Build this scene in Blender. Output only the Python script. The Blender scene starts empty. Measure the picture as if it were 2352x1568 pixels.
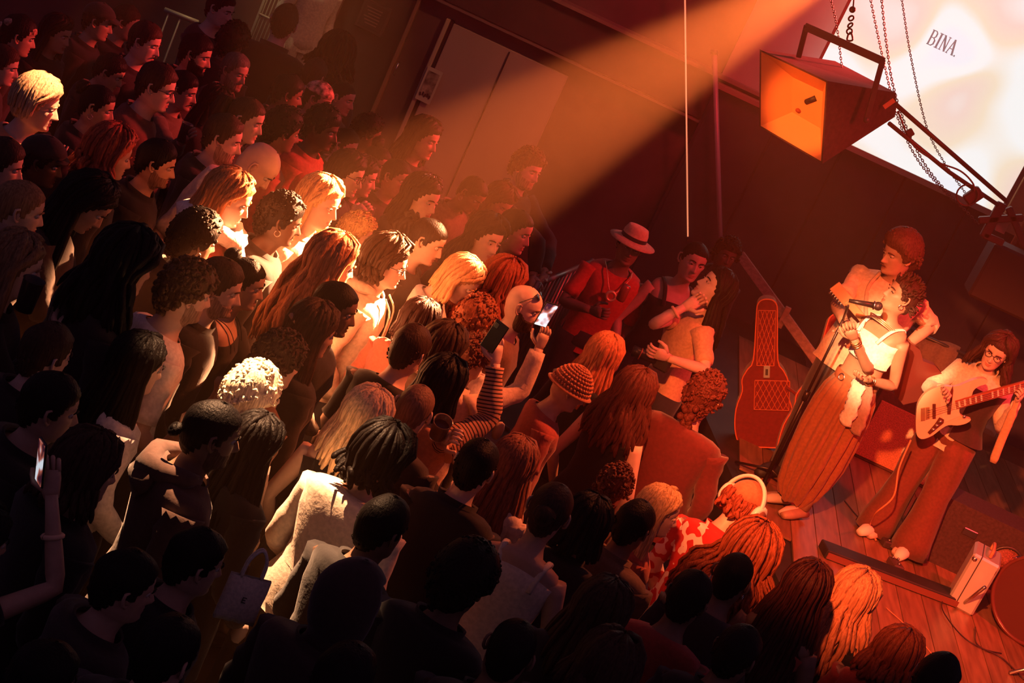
import bpy, math, random
import numpy as np
from mathutils import Vector, Matrix

# ------------------------------------------------------------------ camera
SC = bpy.context.scene
COL = SC.collection
FPX, PITCH, ROLL = 4000.0, math.radians(17.0), math.radians(25.0)
CAM = np.array([0.0, 0.0, 4.25])
_F = np.array([0.0, math.cos(PITCH), -math.sin(PITCH)])
_R0 = np.array([1.0, 0.0, 0.0])
_U0 = np.array([0.0, math.sin(PITCH), math.cos(PITCH)])
_IR = math.cos(ROLL) * _R0 + math.sin(ROLL) * _U0
_IU = -math.sin(ROLL) * _R0 + math.cos(ROLL) * _U0
camd = bpy.data.cameras.new('view_camera')
camd.sensor_width = 36.0
camd.lens = FPX / 2352.0 * 36.0
camd.clip_end = 100
cam = bpy.data.objects.new('view_camera', camd)
cam.matrix_world = Matrix(((_IR[0], _IU[0], -_F[0], CAM[0]), (_IR[1], _IU[1], -_F[1], CAM[1]),
                           (_IR[2], _IU[2], -_F[2], CAM[2]), (0, 0, 0, 1)))
COL.objects.link(cam)
SC.camera = cam

# ------------------------------------------------------------------ world, lights, exposure
w = bpy.data.worlds.new('world')
SC.world = w
w.use_nodes = True
w.node_tree.nodes['Background'].inputs[0].default_value = (0.50, 0.25, 0.50, 1)
w.node_tree.nodes['Background'].inputs[1].default_value = 0.10
SC.view_settings.view_transform = 'Standard'
SC.view_settings.look = 'None'
SC.view_settings.exposure = 0.0
SC.view_settings.gamma = 1.0
SC.view_settings.use_curve_mapping = False
SC.cycles.use_adaptive_sampling = True
SC.cycles.adaptive_threshold = 0.05
SC.cycles.max_bounces = 3
SC.cycles.diffuse_bounces = 2
SC.cycles.glossy_bounces = 2
SC.cycles.transmission_bounces = 4
SC.cycles.volume_bounces = 0
SC.cycles.transparent_max_bounces = 6

def spot(name, loc, to, power, col, size, blend=0.5, rad=0.08):
    l = bpy.data.lights.new(name, 'SPOT')
    l.energy = power; l.color = col; l.spot_size = math.radians(size); l.spot_blend = blend
    l.shadow_soft_size = rad
    o = bpy.data.objects.new(name, l)
    o.location = loc
    d = Vector(to) - Vector(loc)
    o.rotation_euler = d.to_track_quat('-Z', 'Y').to_euler()
    COL.objects.link(o)
    return o

def area(name, loc, to, power, col, sx, sy):
    l = bpy.data.lights.new(name, 'AREA')
    l.energy = power; l.color = col; l.shape = 'RECTANGLE'; l.size = sx; l.size_y = sy
    o = bpy.data.objects.new(name, l)
    o.location = loc
    o.rotation_euler = (Vector(to) - Vector(loc)).to_track_quat('-Z', 'Y').to_euler()
    COL.objects.link(o)
    return o

# amber lantern over the stage edge that throws the hazy beam into the crowd
spot('amber_beam_lantern', (1.17, 12.0, 4.27), (-1.02, 8.65, 1.6), 60000, (1.0, 0.36, 0.14), 14.5, 0.35, 0.04)
spot('amber_crowd_fill', (1.9, 9.6, 5.4), (.1, 8.5, 1.5), 1900, (1.0, 0.16, 0.04), 50, 0.9, 0.08)
spot('amber_wall_fill', (0.6, 12.6, 4.7), (-1.9, 15.5, 1.5), 140, (1.0, 0.30, 0.10), 42, 0.9, 0.1)  # added fill on the door wall, standing in for spill from the beam
# overhead lanterns picking out the crowd below
spot('overhead_lantern_near', (-2.0, 7.7, 5.6), (-.66, 6.15, 1.45), 10000, (1.0, 0.47, 0.22), 16, 0.6, 0.03)
spot('overhead_lantern_far_left', (-1.85, 9.1, 4.7), (-2.72, 8.6, 1.75), 5000, (1.0, 0.38, 0.16), 8, 0.4, 0.04)
# warm key on the singer and ambers on the band, from the front of house
spot('warm_singer_key', (-1.3, 2.0, 5.2), (2.02, 10.45, 2.05), 17000, (1.0, 0.45, 0.20), 5.0, 0.7, 0.05)
spot('amber_stage_front', (-0.4, 2.6, 5.4), (2.6, 10.2, 1.3), 8200, (1.0, 0.16, 0.04), 25, 0.6, 0.10)
spot('amber_horn_light', (-2.2, 6.6, 4.2), (.95, 11.2, 3.05), 4000, (1.0, 0.19, 0.03), 6, 0.5, 0.05)
spot('stair_lamp', (-3.2, 14.5, 4.4), (-3.15, 14.9, 1.6), 130, (1.0, 0.66, 0.32), 44, 0.8, 0.08)
# red washes
spot('red_stage_wash', (4.4, 8.8, 5.2), (1.7, 11.2, 0.8), 1100, (1.0, 0.03, 0.03), 62, 0.8, 0.2)
spot('red_crowd_wash', (2.9, 13.4, 4.4), (-3.0, 9.8, 1.5), 3200, (1.0, 0.05, 0.04), 40, 0.8, 0.15)
spot('red_wall_wash', (0.9, 12.9, 4.9), (.8, 15.5, 3.4), 260, (1.0, 0.03, 0.04), 70, 0.9, 0.2)
# ------------------------------------------------------------------ pixels to places
def ray(px, py):
    return _F + (px - 1176) / FPX * _IR - (py - 784) / FPX * _IU

def at_z(px, py, z):
    r = ray(px, py); return CAM + r * ((z - CAM[2]) / r[2])

def at_y(px, py, y):
    r = ray(px, py); return CAM + r * ((y - CAM[1]) / r[1])

# ------------------------------------------------------------------ materials (all procedural)
_M = {}
def mat(name, col, rough=0.7, metal=0.0, nscale=None, namt=0.25, bump=0.0, stretch=None, emit=None, estr=1.0, spec=0.4, sheen=0.0, trans=0.0):
    if name in _M: return _M[name]
    m = bpy.data.materials.new(name); m.use_nodes = True
    nt = m.node_tree; b = nt.nodes['Principled BSDF']
    b.inputs['Base Color'].default_value = (*col, 1)
    b.inputs['Roughness'].default_value = rough
    b.inputs['Metallic'].default_value = metal
    b.inputs['Specular IOR Level'].default_value = spec
    if sheen: b.inputs['Sheen Weight'].default_value = sheen
    if trans: b.inputs['Transmission Weight'].default_value = trans
    if emit:
        b.inputs['Emission Color'].default_value = (*emit, 1)
        b.inputs['Emission Strength'].default_value = estr
    if nscale:
        tc = nt.nodes.new('ShaderNodeTexCoord'); mp = nt.nodes.new('ShaderNodeMapping')
        if stretch: mp.inputs['Scale'].default_value = stretch
        no = nt.nodes.new('ShaderNodeTexNoise'); no.inputs['Scale'].default_value = nscale; no.inputs['Detail'].default_value = 3
        cr = nt.nodes.new('ShaderNodeValToRGB')
        lo = tuple(c * (1 - namt) for c in col); hi = tuple(min(1, c * (1 + namt)) for c in col)
        cr.color_ramp.elements[0].position = 0.35; cr.color_ramp.elements[1].position = 0.65
        cr.color_ramp.elements[0].color = (*lo, 1); cr.color_ramp.elements[1].color = (*hi, 1)
        L = nt.links.new
        L(tc.outputs['Object'], mp.inputs[0]); L(mp.outputs[0], no.inputs['Vector']); L(no.outputs[0], cr.inputs[0])
        L(cr.outputs[0], b.inputs['Base Color'])
        if bump:
            bp = nt.nodes.new('ShaderNodeBump'); bp.inputs['Strength'].default_value = bump; bp.inputs['Distance'].default_value = 0.01
            L(no.outputs[0], bp.inputs['Height']); L(bp.outputs[0], b.inputs['Normal'])
    _M[name] = m
    return m

def stripes_mat(name, c1, c2, freq, axis=2):
    if name in _M: return _M[name]
    m = mat(name, c1, 0.85); nt = m.node_tree; b = nt.nodes['Principled BSDF']
    tc = nt.nodes.new('ShaderNodeAttribute'); tc.attribute_name = 'along'
    mm = nt.nodes.new('ShaderNodeMath'); mm.operation = 'MULTIPLY'; mm.inputs[1].default_value = freq
    fr = nt.nodes.new('ShaderNodeMath'); fr.operation = 'FRACT'
    cr = nt.nodes.new('ShaderNodeValToRGB'); cr.color_ramp.interpolation = 'CONSTANT'
    cr.color_ramp.elements[0].color = (*c1, 1); cr.color_ramp.elements[1].color = (*c2, 1); cr.color_ramp.elements[1].position = 0.62
    L = nt.links.new
    L(tc.outputs['Fac'], mm.inputs[0]); L(mm.outputs[0], fr.inputs[0]); L(fr.outputs[0], cr.inputs[0]); L(cr.outputs[0], b.inputs['Base Color'])
    return m

def cloth(col): return mat('cloth_%d_%d_%d' % tuple(int(c * 999) for c in col), col, 0.9, nscale=55, namt=0.12, bump=0.15, sheen=0.15)
def hairm(col): return mat('hair_%d_%d_%d' % tuple(int(c * 999) for c in col), col, 0.52, nscale=13, namt=0.32, bump=0.45, stretch=(10, 10, .7), spec=0.12)
def skinm(col): return mat('skin_%d_%d_%d' % tuple(int(c * 999) for c in col), col, 0.5, nscale=30, namt=0.06, bump=0.04)
M_LIP = {}
def lipm(col): return mat('lip_%d_%d_%d' % tuple(int(c * 999) for c in col), (col[0] * .8, col[1] * .5, col[2] * .5), 0.45)
EYEW = lambda: mat('eye_white', (0.6, 0.55, 0.5), 0.25)
EYED = lambda: mat('eye_iris', (0.02, 0.012, 0.01), 0.15)

# ------------------------------------------------------------------ mesh building
class MB:
    def __init__(s): s.v = []; s.f = []; s.m = []; s.n = 0; s.along = []
    def add(s, v, f, mi=0, along=None):
        v = np.asarray(v, float).reshape(-1, 3)
        s.v.append(v); o = s.n
        s.f.extend([tuple(i + o for i in q) for q in f]); s.m.extend([mi] * len(f)); s.n += len(v)
        s.along.append(np.zeros(len(v)) if along is None else np.asarray(along, float))
        return s
    def addm(s, o, mi=None):
        for q, k in zip(o.f, o.m): s.f.append(tuple(i + s.n for i in q)); s.m.append(k if mi is None else mi)
        s.v.extend(o.v); s.along.extend(o.along); s.n += o.n
        return s
    def xf(s, M):
        M = np.asarray(M, float)
        s.v = [v @ M[:3, :3].T + M[:3, 3] for v in s.v]; return s
    def box(s, c, d, R=None, mi=0, bev=0.0):
        c = np.asarray(c, float); d = np.asarray(d, float) / 2
        if bev <= 0:
            v = np.array([[x, y, z] for x in (-1, 1) for y in (-1, 1) for z in (-1, 1)], float) * d
            f = [(0, 1, 3, 2), (4, 6, 7, 5), (0, 4, 5, 1), (2, 3, 7, 6), (0, 2, 6, 4), (1, 5, 7, 3)]
        else:
            v = []; f = []
            e = np.minimum(bev, d * 0.95)
            idx = {}
            for sx in (-1, 1):
                for sy in (-1, 1):
                    for sz in (-1, 1):
                        for k in range(3):
                            p = np.array([sx, sy, sz]) * d
                            q = np.array([sx, sy, sz]) * (d - e); q[k] = p[k]
                            idx[(sx, sy, sz, k)] = len(v); v.append(q)
            for k in range(3):
                a, b = (k + 1) % 3, (k + 2) % 3
                for sg in (-1, 1):
                    q = []
                    for (u, w_) in ((-1, -1), (1, -1), (1, 1), (-1, 1)):
                        t = [0, 0, 0]; t[k] = sg; t[a] = u; t[b] = w_
                        q.append(idx[(*t, k)])
                    f.append(tuple(q if sg > 0 else q[::-1]))
            for k in range(3):
                a, b = (k + 1) % 3, (k + 2) % 3
                for u in (-1, 1):
                    for w_ in (-1, 1):
                        t0 = [0, 0, 0]; t0[k] = -1; t0[a] = u; t0[b] = w_
                        t1 = list(t0); t1[k] = 1
                        q = (idx[(*t0, a)], idx[(*t1, a)], idx[(*t1, b)], idx[(*t0, b)])
                        f.append(q if u * w_ > 0 else q[::-1])
            for sx in (-1, 1):
                for sy in (-1, 1):
                    for sz in (-1, 1):
                        q = tuple(idx[(sx, sy, sz, k)] for k in range(3))
                        f.append(q if sx * sy * sz > 0 else q[::-1])
            v = np.array(v)
        if R is not None: v = v @ np.asarray(R, float).T
        return s.add(v + c, f, mi)
    def tube(s, pts, rad, n=8, mi=0, flat=1.0, side=None, cap=True, along=False, lump=None):
        pts = np.asarray(pts, float); m = len(pts)
        rad = np.broadcast_to(np.asarray(rad, float), (m,))
        t = np.gradient(pts, axis=0); t /= np.linalg.norm(t, axis=1)[:, None] + 1e-9
        if side is None:
            side = np.array([1, 0, 0.]) if abs(t[0][0]) < 0.8 else np.array([0, 1., 0])
        u = np.asarray(side, float); V = []
        ang = np.arange(n) * 2 * math.pi / n
        ca, sa = np.cos(ang), np.sin(ang)
        for i in range(m):
            u = u - t[i] * u.dot(t[i]); u = u / (np.linalg.norm(u) + 1e-9)
            w_ = np.cross(t[i], u)
            rr = rad[i] if lump is None else rad[i] * (1 + lump * np.sin(ang * 3 + i * 1.7))
            V.append(pts[i] + np.outer(rr * ca, u) + np.outer(rr * flat * sa, w_))
        F = []
        for i in range(m - 1):
            for j in range(n):
                k = (j + 1) % n
                F.append((i * n + j, i * n + k, (i + 1) * n + k, (i + 1) * n + j))
        if cap:
            F.append(tuple(range(n))[::-1]); F.append(tuple((m - 1) * n + j for j in range(n)))
        al = None
        if along:
            d = np.concatenate([[0], np.cumsum(np.linalg.norm(np.diff(pts, axis=0), axis=1))])
            al = np.repeat(d, n)
        return s.add(np.concatenate(V), F, mi, al)
    def ball(s, c, r, nu=10, nv=7, mi=0, R=None, tip=None):
        r = np.broadcast_to(np.asarray(r, float), (3,))
        v = []; f = []
        for i in range(1, nv):
            a = math.pi * i / nv
            for j in range(nu):
                b = 2 * math.pi * j / nu
                v.append((math.sin(a) * math.cos(b), math.sin(a) * math.sin(b), math.cos(a)))
        top = len(v); v.append((0, 0, 1)); bot = len(v); v.append((0, 0, -1))
        for i in range(nv - 2):
            for j in range(nu):
                k = (j + 1) % nu
                f.append((i * nu + j, (i + 1) * nu + j, (i + 1) * nu + k, i * nu + k))
        for j in range(nu):
            k = (j + 1) % nu
            f.append((top, j, k)); f.append((bot, (nv - 2) * nu + k, (nv - 2) * nu + j))
        v = np.array(v) * r
        if R is not None: v = v @ np.asarray(R, float).T
        return s.add(v + np.asarray(c, float), f, mi)
    def lathe(s, c, prof, n=20, mi=0, R=None, close=False):
        v = []; f = []; m = len(prof)
        for (r, z) in prof:
            for j in range(n):
                b = 2 * math.pi * j / n; v.append((r * math.cos(b), r * math.sin(b), z))
        for i in range(m - 1):
            for j in range(n):
                k = (j + 1) % n
                f.append((i * n + j, i * n + k, (i + 1) * n + k, (i + 1) * n + j))
        if close:
            f.append(tuple(range(n))[::-1]); f.append(tuple((m - 1) * n + j for j in range(n)))
        v = np.array(v, float)
        if R is not None: v = v @ np.asarray(R, float).T
        return s.add(v + np.asarray(c, float), f, mi)
    def torus(s, c, R1, r, n=24, k=6, R=None, mi=0, a0=0, a1=2 * math.pi):
        full = abs(a1 - a0 - 2 * math.pi) < 1e-6
        an = a0 + (a1 - a0) * np.arange(n + 1) / n
        p = np.stack([R1 * np.cos(an), R1 * np.sin(an), 0 * an], 1)
        if R is not None: p = p @ np.asarray(R, float).T
        return s.tube(p + np.asarray(c, float), r, k, mi, cap=not full)
    def prism(s, poly, h, M=None, mi=0):
        # polygon in local xy extruded 0..h along z, then placed by 4x4 M
        n = len(poly); p = np.asarray(poly, float)
        v = np.concatenate([np.c_[p, np.zeros(n)], np.c_[p, np.full(n, h)]])
        f = [tuple(range(n))[::-1], tuple(range(n, 2 * n))] + [(i, (i + 1) % n, n + (i + 1) % n, n + i) for i in range(n)]
        if M is not None: M = np.asarray(M, float); v = v @ M[:3, :3].T + M[:3, 3]
        return s.add(v, f, mi)
    def obj(s, name, mats, parent=None, smooth=False, mesh_only=False):
        me = bpy.data.meshes.new(name)
        V = np.concatenate(s.v)
        me.from_pydata(V.tolist(), [], s.f)
        if not isinstance(mats, (list, tuple)): mats = [mats]
        mats = [q for q in mats if q is not None]
        for q in mats: me.materials.append(q)
        me.polygons.foreach_set('material_index', s.m)
        if smooth: me.polygons.foreach_set('use_smooth', [True] * len(s.f))
        al = np.concatenate(s.along)
        if al.any():
            a = me.attributes.new('along', 'FLOAT', 'POINT'); a.data.foreach_set('value', al.astype(np.float32))
        me.update()
        if mesh_only: return me
        return link(name, me, parent)

def link(name, me, parent=None):
    o = bpy.data.objects.new(name, me); COL.objects.link(o)
    if parent is not None: o.parent = parent
    return o

def empty(name, loc=(0, 0, 0), rz=0.0, s=1.0):
    o = bpy.data.objects.new(name, None); COL.objects.link(o)
    o.empty_display_size = 0.1
    o.location = loc; o.rotation_euler = (0, 0, rz); o.scale = (s, s, s)
    return o

def tag(o, label=None, cat=None, group=None, kind=None):
    if label: o['label'] = label
    if cat: o['category'] = cat
    if group: o['group'] = group
    if kind: o['kind'] = kind
    return o

def frame(x, y, z=None):
    # rotation matrix with columns x, y, z
    x = np.asarray(x, float); x = x / np.linalg.norm(x)
    y = np.asarray(y, float); y = y - x * x.dot(y); y = y / np.linalg.norm(y)
    return np.stack([x, y, np.cross(x, y)], 1)

def M4(R, t):
    M = np.eye(4); M[:3, :3] = R; M[:3, 3] = t; return M

def rotx(a): c, s = math.cos(a), math.sin(a); return np.array([[1, 0, 0], [0, c, -s], [0, s, c]])
def roty(a): c, s = math.cos(a), math.sin(a); return np.array([[c, 0, s], [0, 1, 0], [-s, 0, c]])
def rotz(a): c, s = math.cos(a), math.sin(a); return np.array([[c, -s, 0], [s, c, 0], [0, 0, 1]])
def bez(p, n=12):
    # smooth Catmull-Rom through points
    p = np.asarray(p, float); q = np.concatenate([[2 * p[0] - p[1]], p, [2 * p[-1] - p[-2]]]); out = []
    for i in range(1, len(q) - 2):
        for t in np.linspace(0, 1, n, endpoint=False):
            out.append(0.5 * (2 * q[i] + (q[i + 1] - q[i - 1]) * t + (2 * q[i - 1] - 5 * q[i] + 4 * q[i + 1] - q[i + 2]) * t * t + (3 * q[i] - q[i - 1] - 3 * q[i + 1] + q[i + 2]) * t ** 3))
    out.append(p[-1]); return np.array(out)
# ------------------------------------------------------------------ the room
WY = 15.5
def struct(o): o['kind'] = 'structure'; return o
M_BLACK = mat('black_paint', (.022, .018, .018), .6, nscale=6, namt=.3)
M_METAL = mat('dark_metal', (.10, .08, .075), .45, .6)
M_STEEL = mat('steel', (.55, .5, .47), .3, 1.0)
struct(MB().box((-.5, 7, -.05), (20, 17.4, .1)).obj('floor', mat('floor_black', (.035, .03, .03), .6, nscale=3, namt=.3)))
struct(MB().box((-.5, WY + .1, 3.5), (20, .2, 7)).obj('wall_back', mat('wall_plaster', (.13, .075, .065), .85, nscale=1.6, namt=.2, bump=.1)))
# stage
struct(MB().prism([(1.45, 12.2), (2.05, 9.4), (2.7, 6.2), (8, 6.2), (8, WY), (1.45, WY)], .68).obj('stage_platform', M_BLACK))
# stage decking: planks running away from the camera
deck = struct(MB().box((5.2, 10.9, .683), (5.6, 9.1, .006)).obj('floor_stage', mat('deck_base', (.12, .05, .035), .6)))
M_PLK = [mat('deck_wood_%d' % i, c, .38, nscale=5, namt=.22, stretch=(6, .6, 6), bump=.05) for i, c in enumerate(((.25, .11, .06), (.20, .088, .048), (.28, .125, .068)))]
x = 1.75; k = 0
while x < 6.4:
    y0 = 9.6 - (x - 2.05) * 5.0 + .1 if x < 2.65 else 6.3
    y0 = max(y0, 6.3)
    MB().box((x + .09, (y0 + 14.6) / 2, .693), (.174, 14.6 - y0, .014)).obj('plank', M_PLK[k % 3], deck)
    x += .18; k += 1

def rect_on_wall(name, p0, p1, z0, z1, y, d, m, struct_=True, parent=None):
    a, b = at_y(*p0, y), at_y(*p1, y)
    o = MB().box(((a[0] + b[0]) / 2, y + d / 2, (z0 + z1) / 2), (abs(b[0] - a[0]), d, abs(z1 - z0)), bev=.006).obj(name, m, parent)
    if struct_: struct(o)
    return o
M_PALE = mat('door_pale', (.48, .33, .25), .55, nscale=1.4, namt=.12, stretch=(1, 1, .3))
M_TRIM = mat('trim_pale', (.55, .40, .25), .5)
zt = at_y(1043, 52, WY)[2]
d1 = rect_on_wall('door_1', (1043, 52), (1310, 165), 0, zt, WY - .05, .05, M_PALE)
xm = (at_y(1043, 52, WY)[0] + at_y(1310, 165, WY)[0]) / 2
MB().box((xm, WY - .055, zt / 2), (.012, .014, zt - .04)).obj('door_joint', M_BLACK, d1)
rect_on_wall('trim_1', (1024, 46), (1033, 50), 0, zt + .02, WY - .07, .07, M_TRIM)
rect_on_wall('trim_2', (1034, 48), (1043, 52), 0, zt + .02, WY - .03, .03, M_BLACK)
d2 = rect_on_wall('door_2', (790, 0), (957, 18), 0, zt + .12, WY - .04, .04, mat('door_dark', (.05, .035, .032), .5, nscale=2, namt=.2))
rect_on_wall('trim_3', (953, 12), (961, 16), 0, zt + .14, WY - .09, .09, mat('trim_copper', (.42, .22, .12), .4, .3))
rect_on_wall('trim_4', (768, 0), (785, 0), 0, zt + .5, WY - .16, .16, mat('post_wood', (.26, .13, .09), .6))
hp_ = at_y(912, 157, WY - .06)
MB().tube([hp_ + np.array([0, -.01, -.06]), hp_ + np.array([0, -.05, -.05]), hp_ + np.array([0, -.05, .05]), hp_ + np.array([0, -.01, .06])], .009, 6).obj('door_handle', M_STEEL, d2, True)
# lintel and ledges over the doors
zl0, zl1 = at_y(1019, 0, WY - .1)[2], at_y(1648, 174, WY - .1)[2]
struct(MB().box((-2.2, WY - .07, (zl0 + zl1) / 2), (9.4, .14, zl1 - zl0), bev=.01).obj('trim_5', mat('lintel_dark', (.075, .04, .036), .7, nscale=2, namt=.2)))
struct(MB().box((-2.2, WY - .11, zl1 + .015), (9.4, .22, .03)).obj('trim_6', mat('ledge_brown', (.26, .14, .11), .5)))
struct(MB().box((-2.2, WY - .085, zl0 - .012), (9.4, .17, .02)).obj('trim_7', mat('ledge_brown', (.26, .14, .11), .5)))
# framed notice
f0 = at_y(858, 40, WY - .05); nt_ = tag(empty('framed_notice', (f0[0], WY - .06, f0[2])), 'dim framed notice high on the dark wall at the top', 'notice')
MB().box((0, 0, 0), (.27, .02, .27), bev=.006).obj('frame', mat('notice_frame', (.09, .055, .045), .5), nt_)
MB().box((0, -.012, 0), (.22, .01, .22)).obj('sheet', mat('notice_sheet', (.06, .035, .03), .8), nt_)
b = MB()
for i in range(6): b.box((-.01 + .006 * (i % 3), -.019, .075 - i * .028), (.15 - .02 * (i % 3), .003, .010))
tag(b.obj('text_line', mat('notice_ink', (.22, .12, .10), .8), nt_), kind='stuff')
# poster on the door jamb
pc = [at_y(*q, WY - .09) for q in ((987, 150), (1019, 170), (985, 242), (951, 222))]
c = sum(pc) / 4; pw = np.linalg.norm(pc[1] - pc[0]); ph = np.linalg.norm(pc[3] - pc[0])
po = tag(empty('poster', c), 'small cream poster with dark sketched figures on the door frame', 'poster')
MB().box((0, 0, 0), (pw, .006, ph)).obj('paper', mat('poster_paper', (.62, .52, .36), .8), po)
m = mat('poster_print', (.30, .22, .15), .8, nscale=11, namt=.85); MB().box((0, -.005, .01), (pw * .74, .004, ph * .72)).obj('picture', m, po)
b = MB()
for i in range(5): b.box((-pw * .3 + i * pw * .15, -.008, -ph * .31 + .012 * (i % 2)), (pw * .09, .003, ph * .10), R=roty(.3 * (i % 3 - 1)))
tag(b.obj('lettering', mat('poster_ink', (.05, .03, .025), .8), po), kind='stuff')

# stage back: black cladding, pale wall above, projection screen
zs = at_y(1955, 345, WY - .3)[2]
xs = at_y(1655, 180, WY - .25)[0]
wb = struct(MB().box(((xs + 8) / 2, WY - .12, zs / 2), (8 - xs, .24, zs)).obj('wall_stage', mat('cladding_black', (.04, .022, .04), .7, nscale=3, namt=.2)))
xx = xs + .02
while xx < 7.5:
    MB().box((xx + .30, WY - .25, zs / 2), (.585, .02, zs - .02), bev=.004).obj('panel', mat('cladding_panel', (.045, .026, .045), .65, nscale=3, namt=.2), wb); xx += .6
struct(MB().box(((xs + 8) / 2, WY - .16, zs + .02), (8 - xs, .34, .04)).obj('trim_8', mat('ledge_warm', (.35, .18, .12), .5)))
x0 = at_y(1889, 133, WY - .35)[0]; x1 = at_y(2306, 463, WY - .35)[0]
struct(MB().box(((xs + x0) / 2, WY - .05, 4.5), (x0 - xs, .1, 4.2)).obj('wall_upper', mat('wall_pink', (.42, .24, .20), .8, nscale=2, namt=.12)))
scr = tag(empty('projection_screen', ((x0 + x1) / 2, WY - .35, zs)), 'glowing white and cream projection screen above the stage', 'screen')
def screen_mat():
    m = mat('projection', (.1, .1, .1), .9); nt = m.node_tree; bs = nt.nodes['Principled BSDF']
    tc = nt.nodes.new('ShaderNodeTexCoord'); n1 = nt.nodes.new('ShaderNodeTexNoise'); n1.inputs['Scale'].default_value = 1.3; n1.inputs['Detail'].default_value = 0.0; n1.inputs['Distortion'].default_value = 0.4
    cr = nt.nodes.new('ShaderNodeValToRGB'); e = cr.color_ramp.elements
    e[0].position = .30; e[0].color = (.93, .92, .95, 1); e[1].position = .72; e[1].color = (.98, .95, .92, 1)
    for p_, c_ in ((.38, (1, .97, .93, 1)), (.46, (1, .96, .92, 1)), (.53, (.97, .78, .58, 1)), (.62, (.95, .70, .60, 1))):
        q = e.new(p_); q.color = c_
    L = nt.links.new; L(tc.outputs['Object'], n1.inputs['Vector']); L(n1.outputs[0], cr.inputs[0]); L(cr.outputs[0], bs.inputs['Emission Color']); bs.inputs['Emission Strength'].default_value = 0.98
    return m
MB().box((0, 0, 1.8), (x1 - x0, .02, 3.5)).obj('picture', screen_mat(), scr)
MB().box((0, -.015, .025), (x1 - x0, .03, .05)).obj('bottom_batten', mat('batten', (.5, .36, .25), .6), scr)
MB().box(((x0 - x1) / 2 - .012, -.01, 1.8), (.024, .03, 3.6)).obj('side_border', mat('border_dark', (.25, .13, .10), .7), scr)
MB().box(((x1 - x0) / 2 + .02, -.01, 1.8), (.04, .03, 3.6)).obj('side_border', mat('border_dark', (.25, .13, .10), .7), scr)
# the projected name
tl = at_y(2142, 72, WY - .37) - np.array(scr.location); ink = mat('projected_ink', (.12, .10, .10), .9, emit=(.30, .28, .29), estr=.55)
H_ = .125; W_ = .052
def letter(strokes, ox):
    b = MB()
    for (a, c_, t_) in strokes:
        a = np.array([ox + a[0] * W_, 0, a[1] * H_]); c_ = np.array([ox + c_[0] * W_, 0, c_[1] * H_]); d = c_ - a
        b.box((a + c_) / 2, (np.linalg.norm(d) + t_ * .3, .004, t_), R=frame(d, (0, 1, 0)))
    return b
txt = {'B': [((.2, 0), (.2, 1), .014), ((0, 0), (.7, 0), .007), ((0, 1), (.7, 1), .007), ((.2, .52), (.7, .52), .007), ((.7, 1), (.92, .88), .010), ((.92, .88), (.92, .66), .012), ((.92, .66), (.7, .52), .010), ((.7, .52), (1, .40), .010), ((1, .40), (1, .14), .013), ((1, .14), (.7, 0), .010)],
       'I': [((.5, 0), (.5, 1), .016), ((.2, 0), (.8, 0), .007), ((.2, 1), (.8, 1), .007)],
       'N': [((.1, 0), (.1, 1), .008), ((.1, 1), (.9, 0), .016), ((.9, 0), (.9, 1), .008), ((-.1, 0), (.3, 0), .006), ((-.1, 1), (.25, 1), .006), ((.7, 1), (1.1, 1), .006)],
       'A': [((0, 0), (.5, 1), .008), ((.5, 1), (1, 0), .016), ((.2, .36), (.8, .36), .007), ((-.15, 0), (.2, 0), .006), ((.8, 0), (1.2, 0), .006)], '.': [((.05, .02), (.2, .02), .014)]}
tr_ = empty('lettering', (tl[0], -.016, tl[2] - .11)); tr_.parent = scr
for i, ch in enumerate('BINA.'):
    letter(txt[ch], [0, .058, .113, .182, .250][i]).obj('letter', ink, tr_)
# right of the screen: orange-lit wall piece and drape
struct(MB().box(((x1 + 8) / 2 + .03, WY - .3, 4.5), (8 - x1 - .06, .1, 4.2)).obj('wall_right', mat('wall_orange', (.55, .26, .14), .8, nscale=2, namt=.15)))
dp = at_y(2352, 590, 13.6); dr = tag(empty('stage_curtain', (dp[0] + .35, 13.6, dp[2] - .5)), 'orange gathered curtain at the right edge beside the screen', 'curtain')
n = 90; u = np.linspace(-.5, .55, n); b = MB()
for sgn in (0,):
    top = np.stack([u, .05 * np.sin(u * 42) + .02 * np.sin(u * 95), np.full(n, 1.0)], 1); bot = np.stack([u, .06 * np.sin(u * 42 + .4) + .02 * np.sin(u * 95), np.full(n, .25)], 1)
    V = np.concatenate([top, bot, top + [0, .02, 0], bot + [0, .02, 0]])
    F = []
    for i in range(n - 1): F += [(i, i + 1, n + i + 1, n + i), (2 * n + i, 3 * n + i, 3 * n + i + 1, 2 * n + i + 1), (i, 2 * n + i, 2 * n + i + 1, i + 1), (n + i, n + i + 1, 3 * n + i + 1, 3 * n + i)]
    b.add(V, F)
b.obj('drape', cloth((.55, .16, .06)), dr, True)
MB().tube([(-.55, .01, 1.01), (.6, .01, 1.01)], .02, 8).obj('curtain_rail', M_METAL, dr, True)

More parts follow.
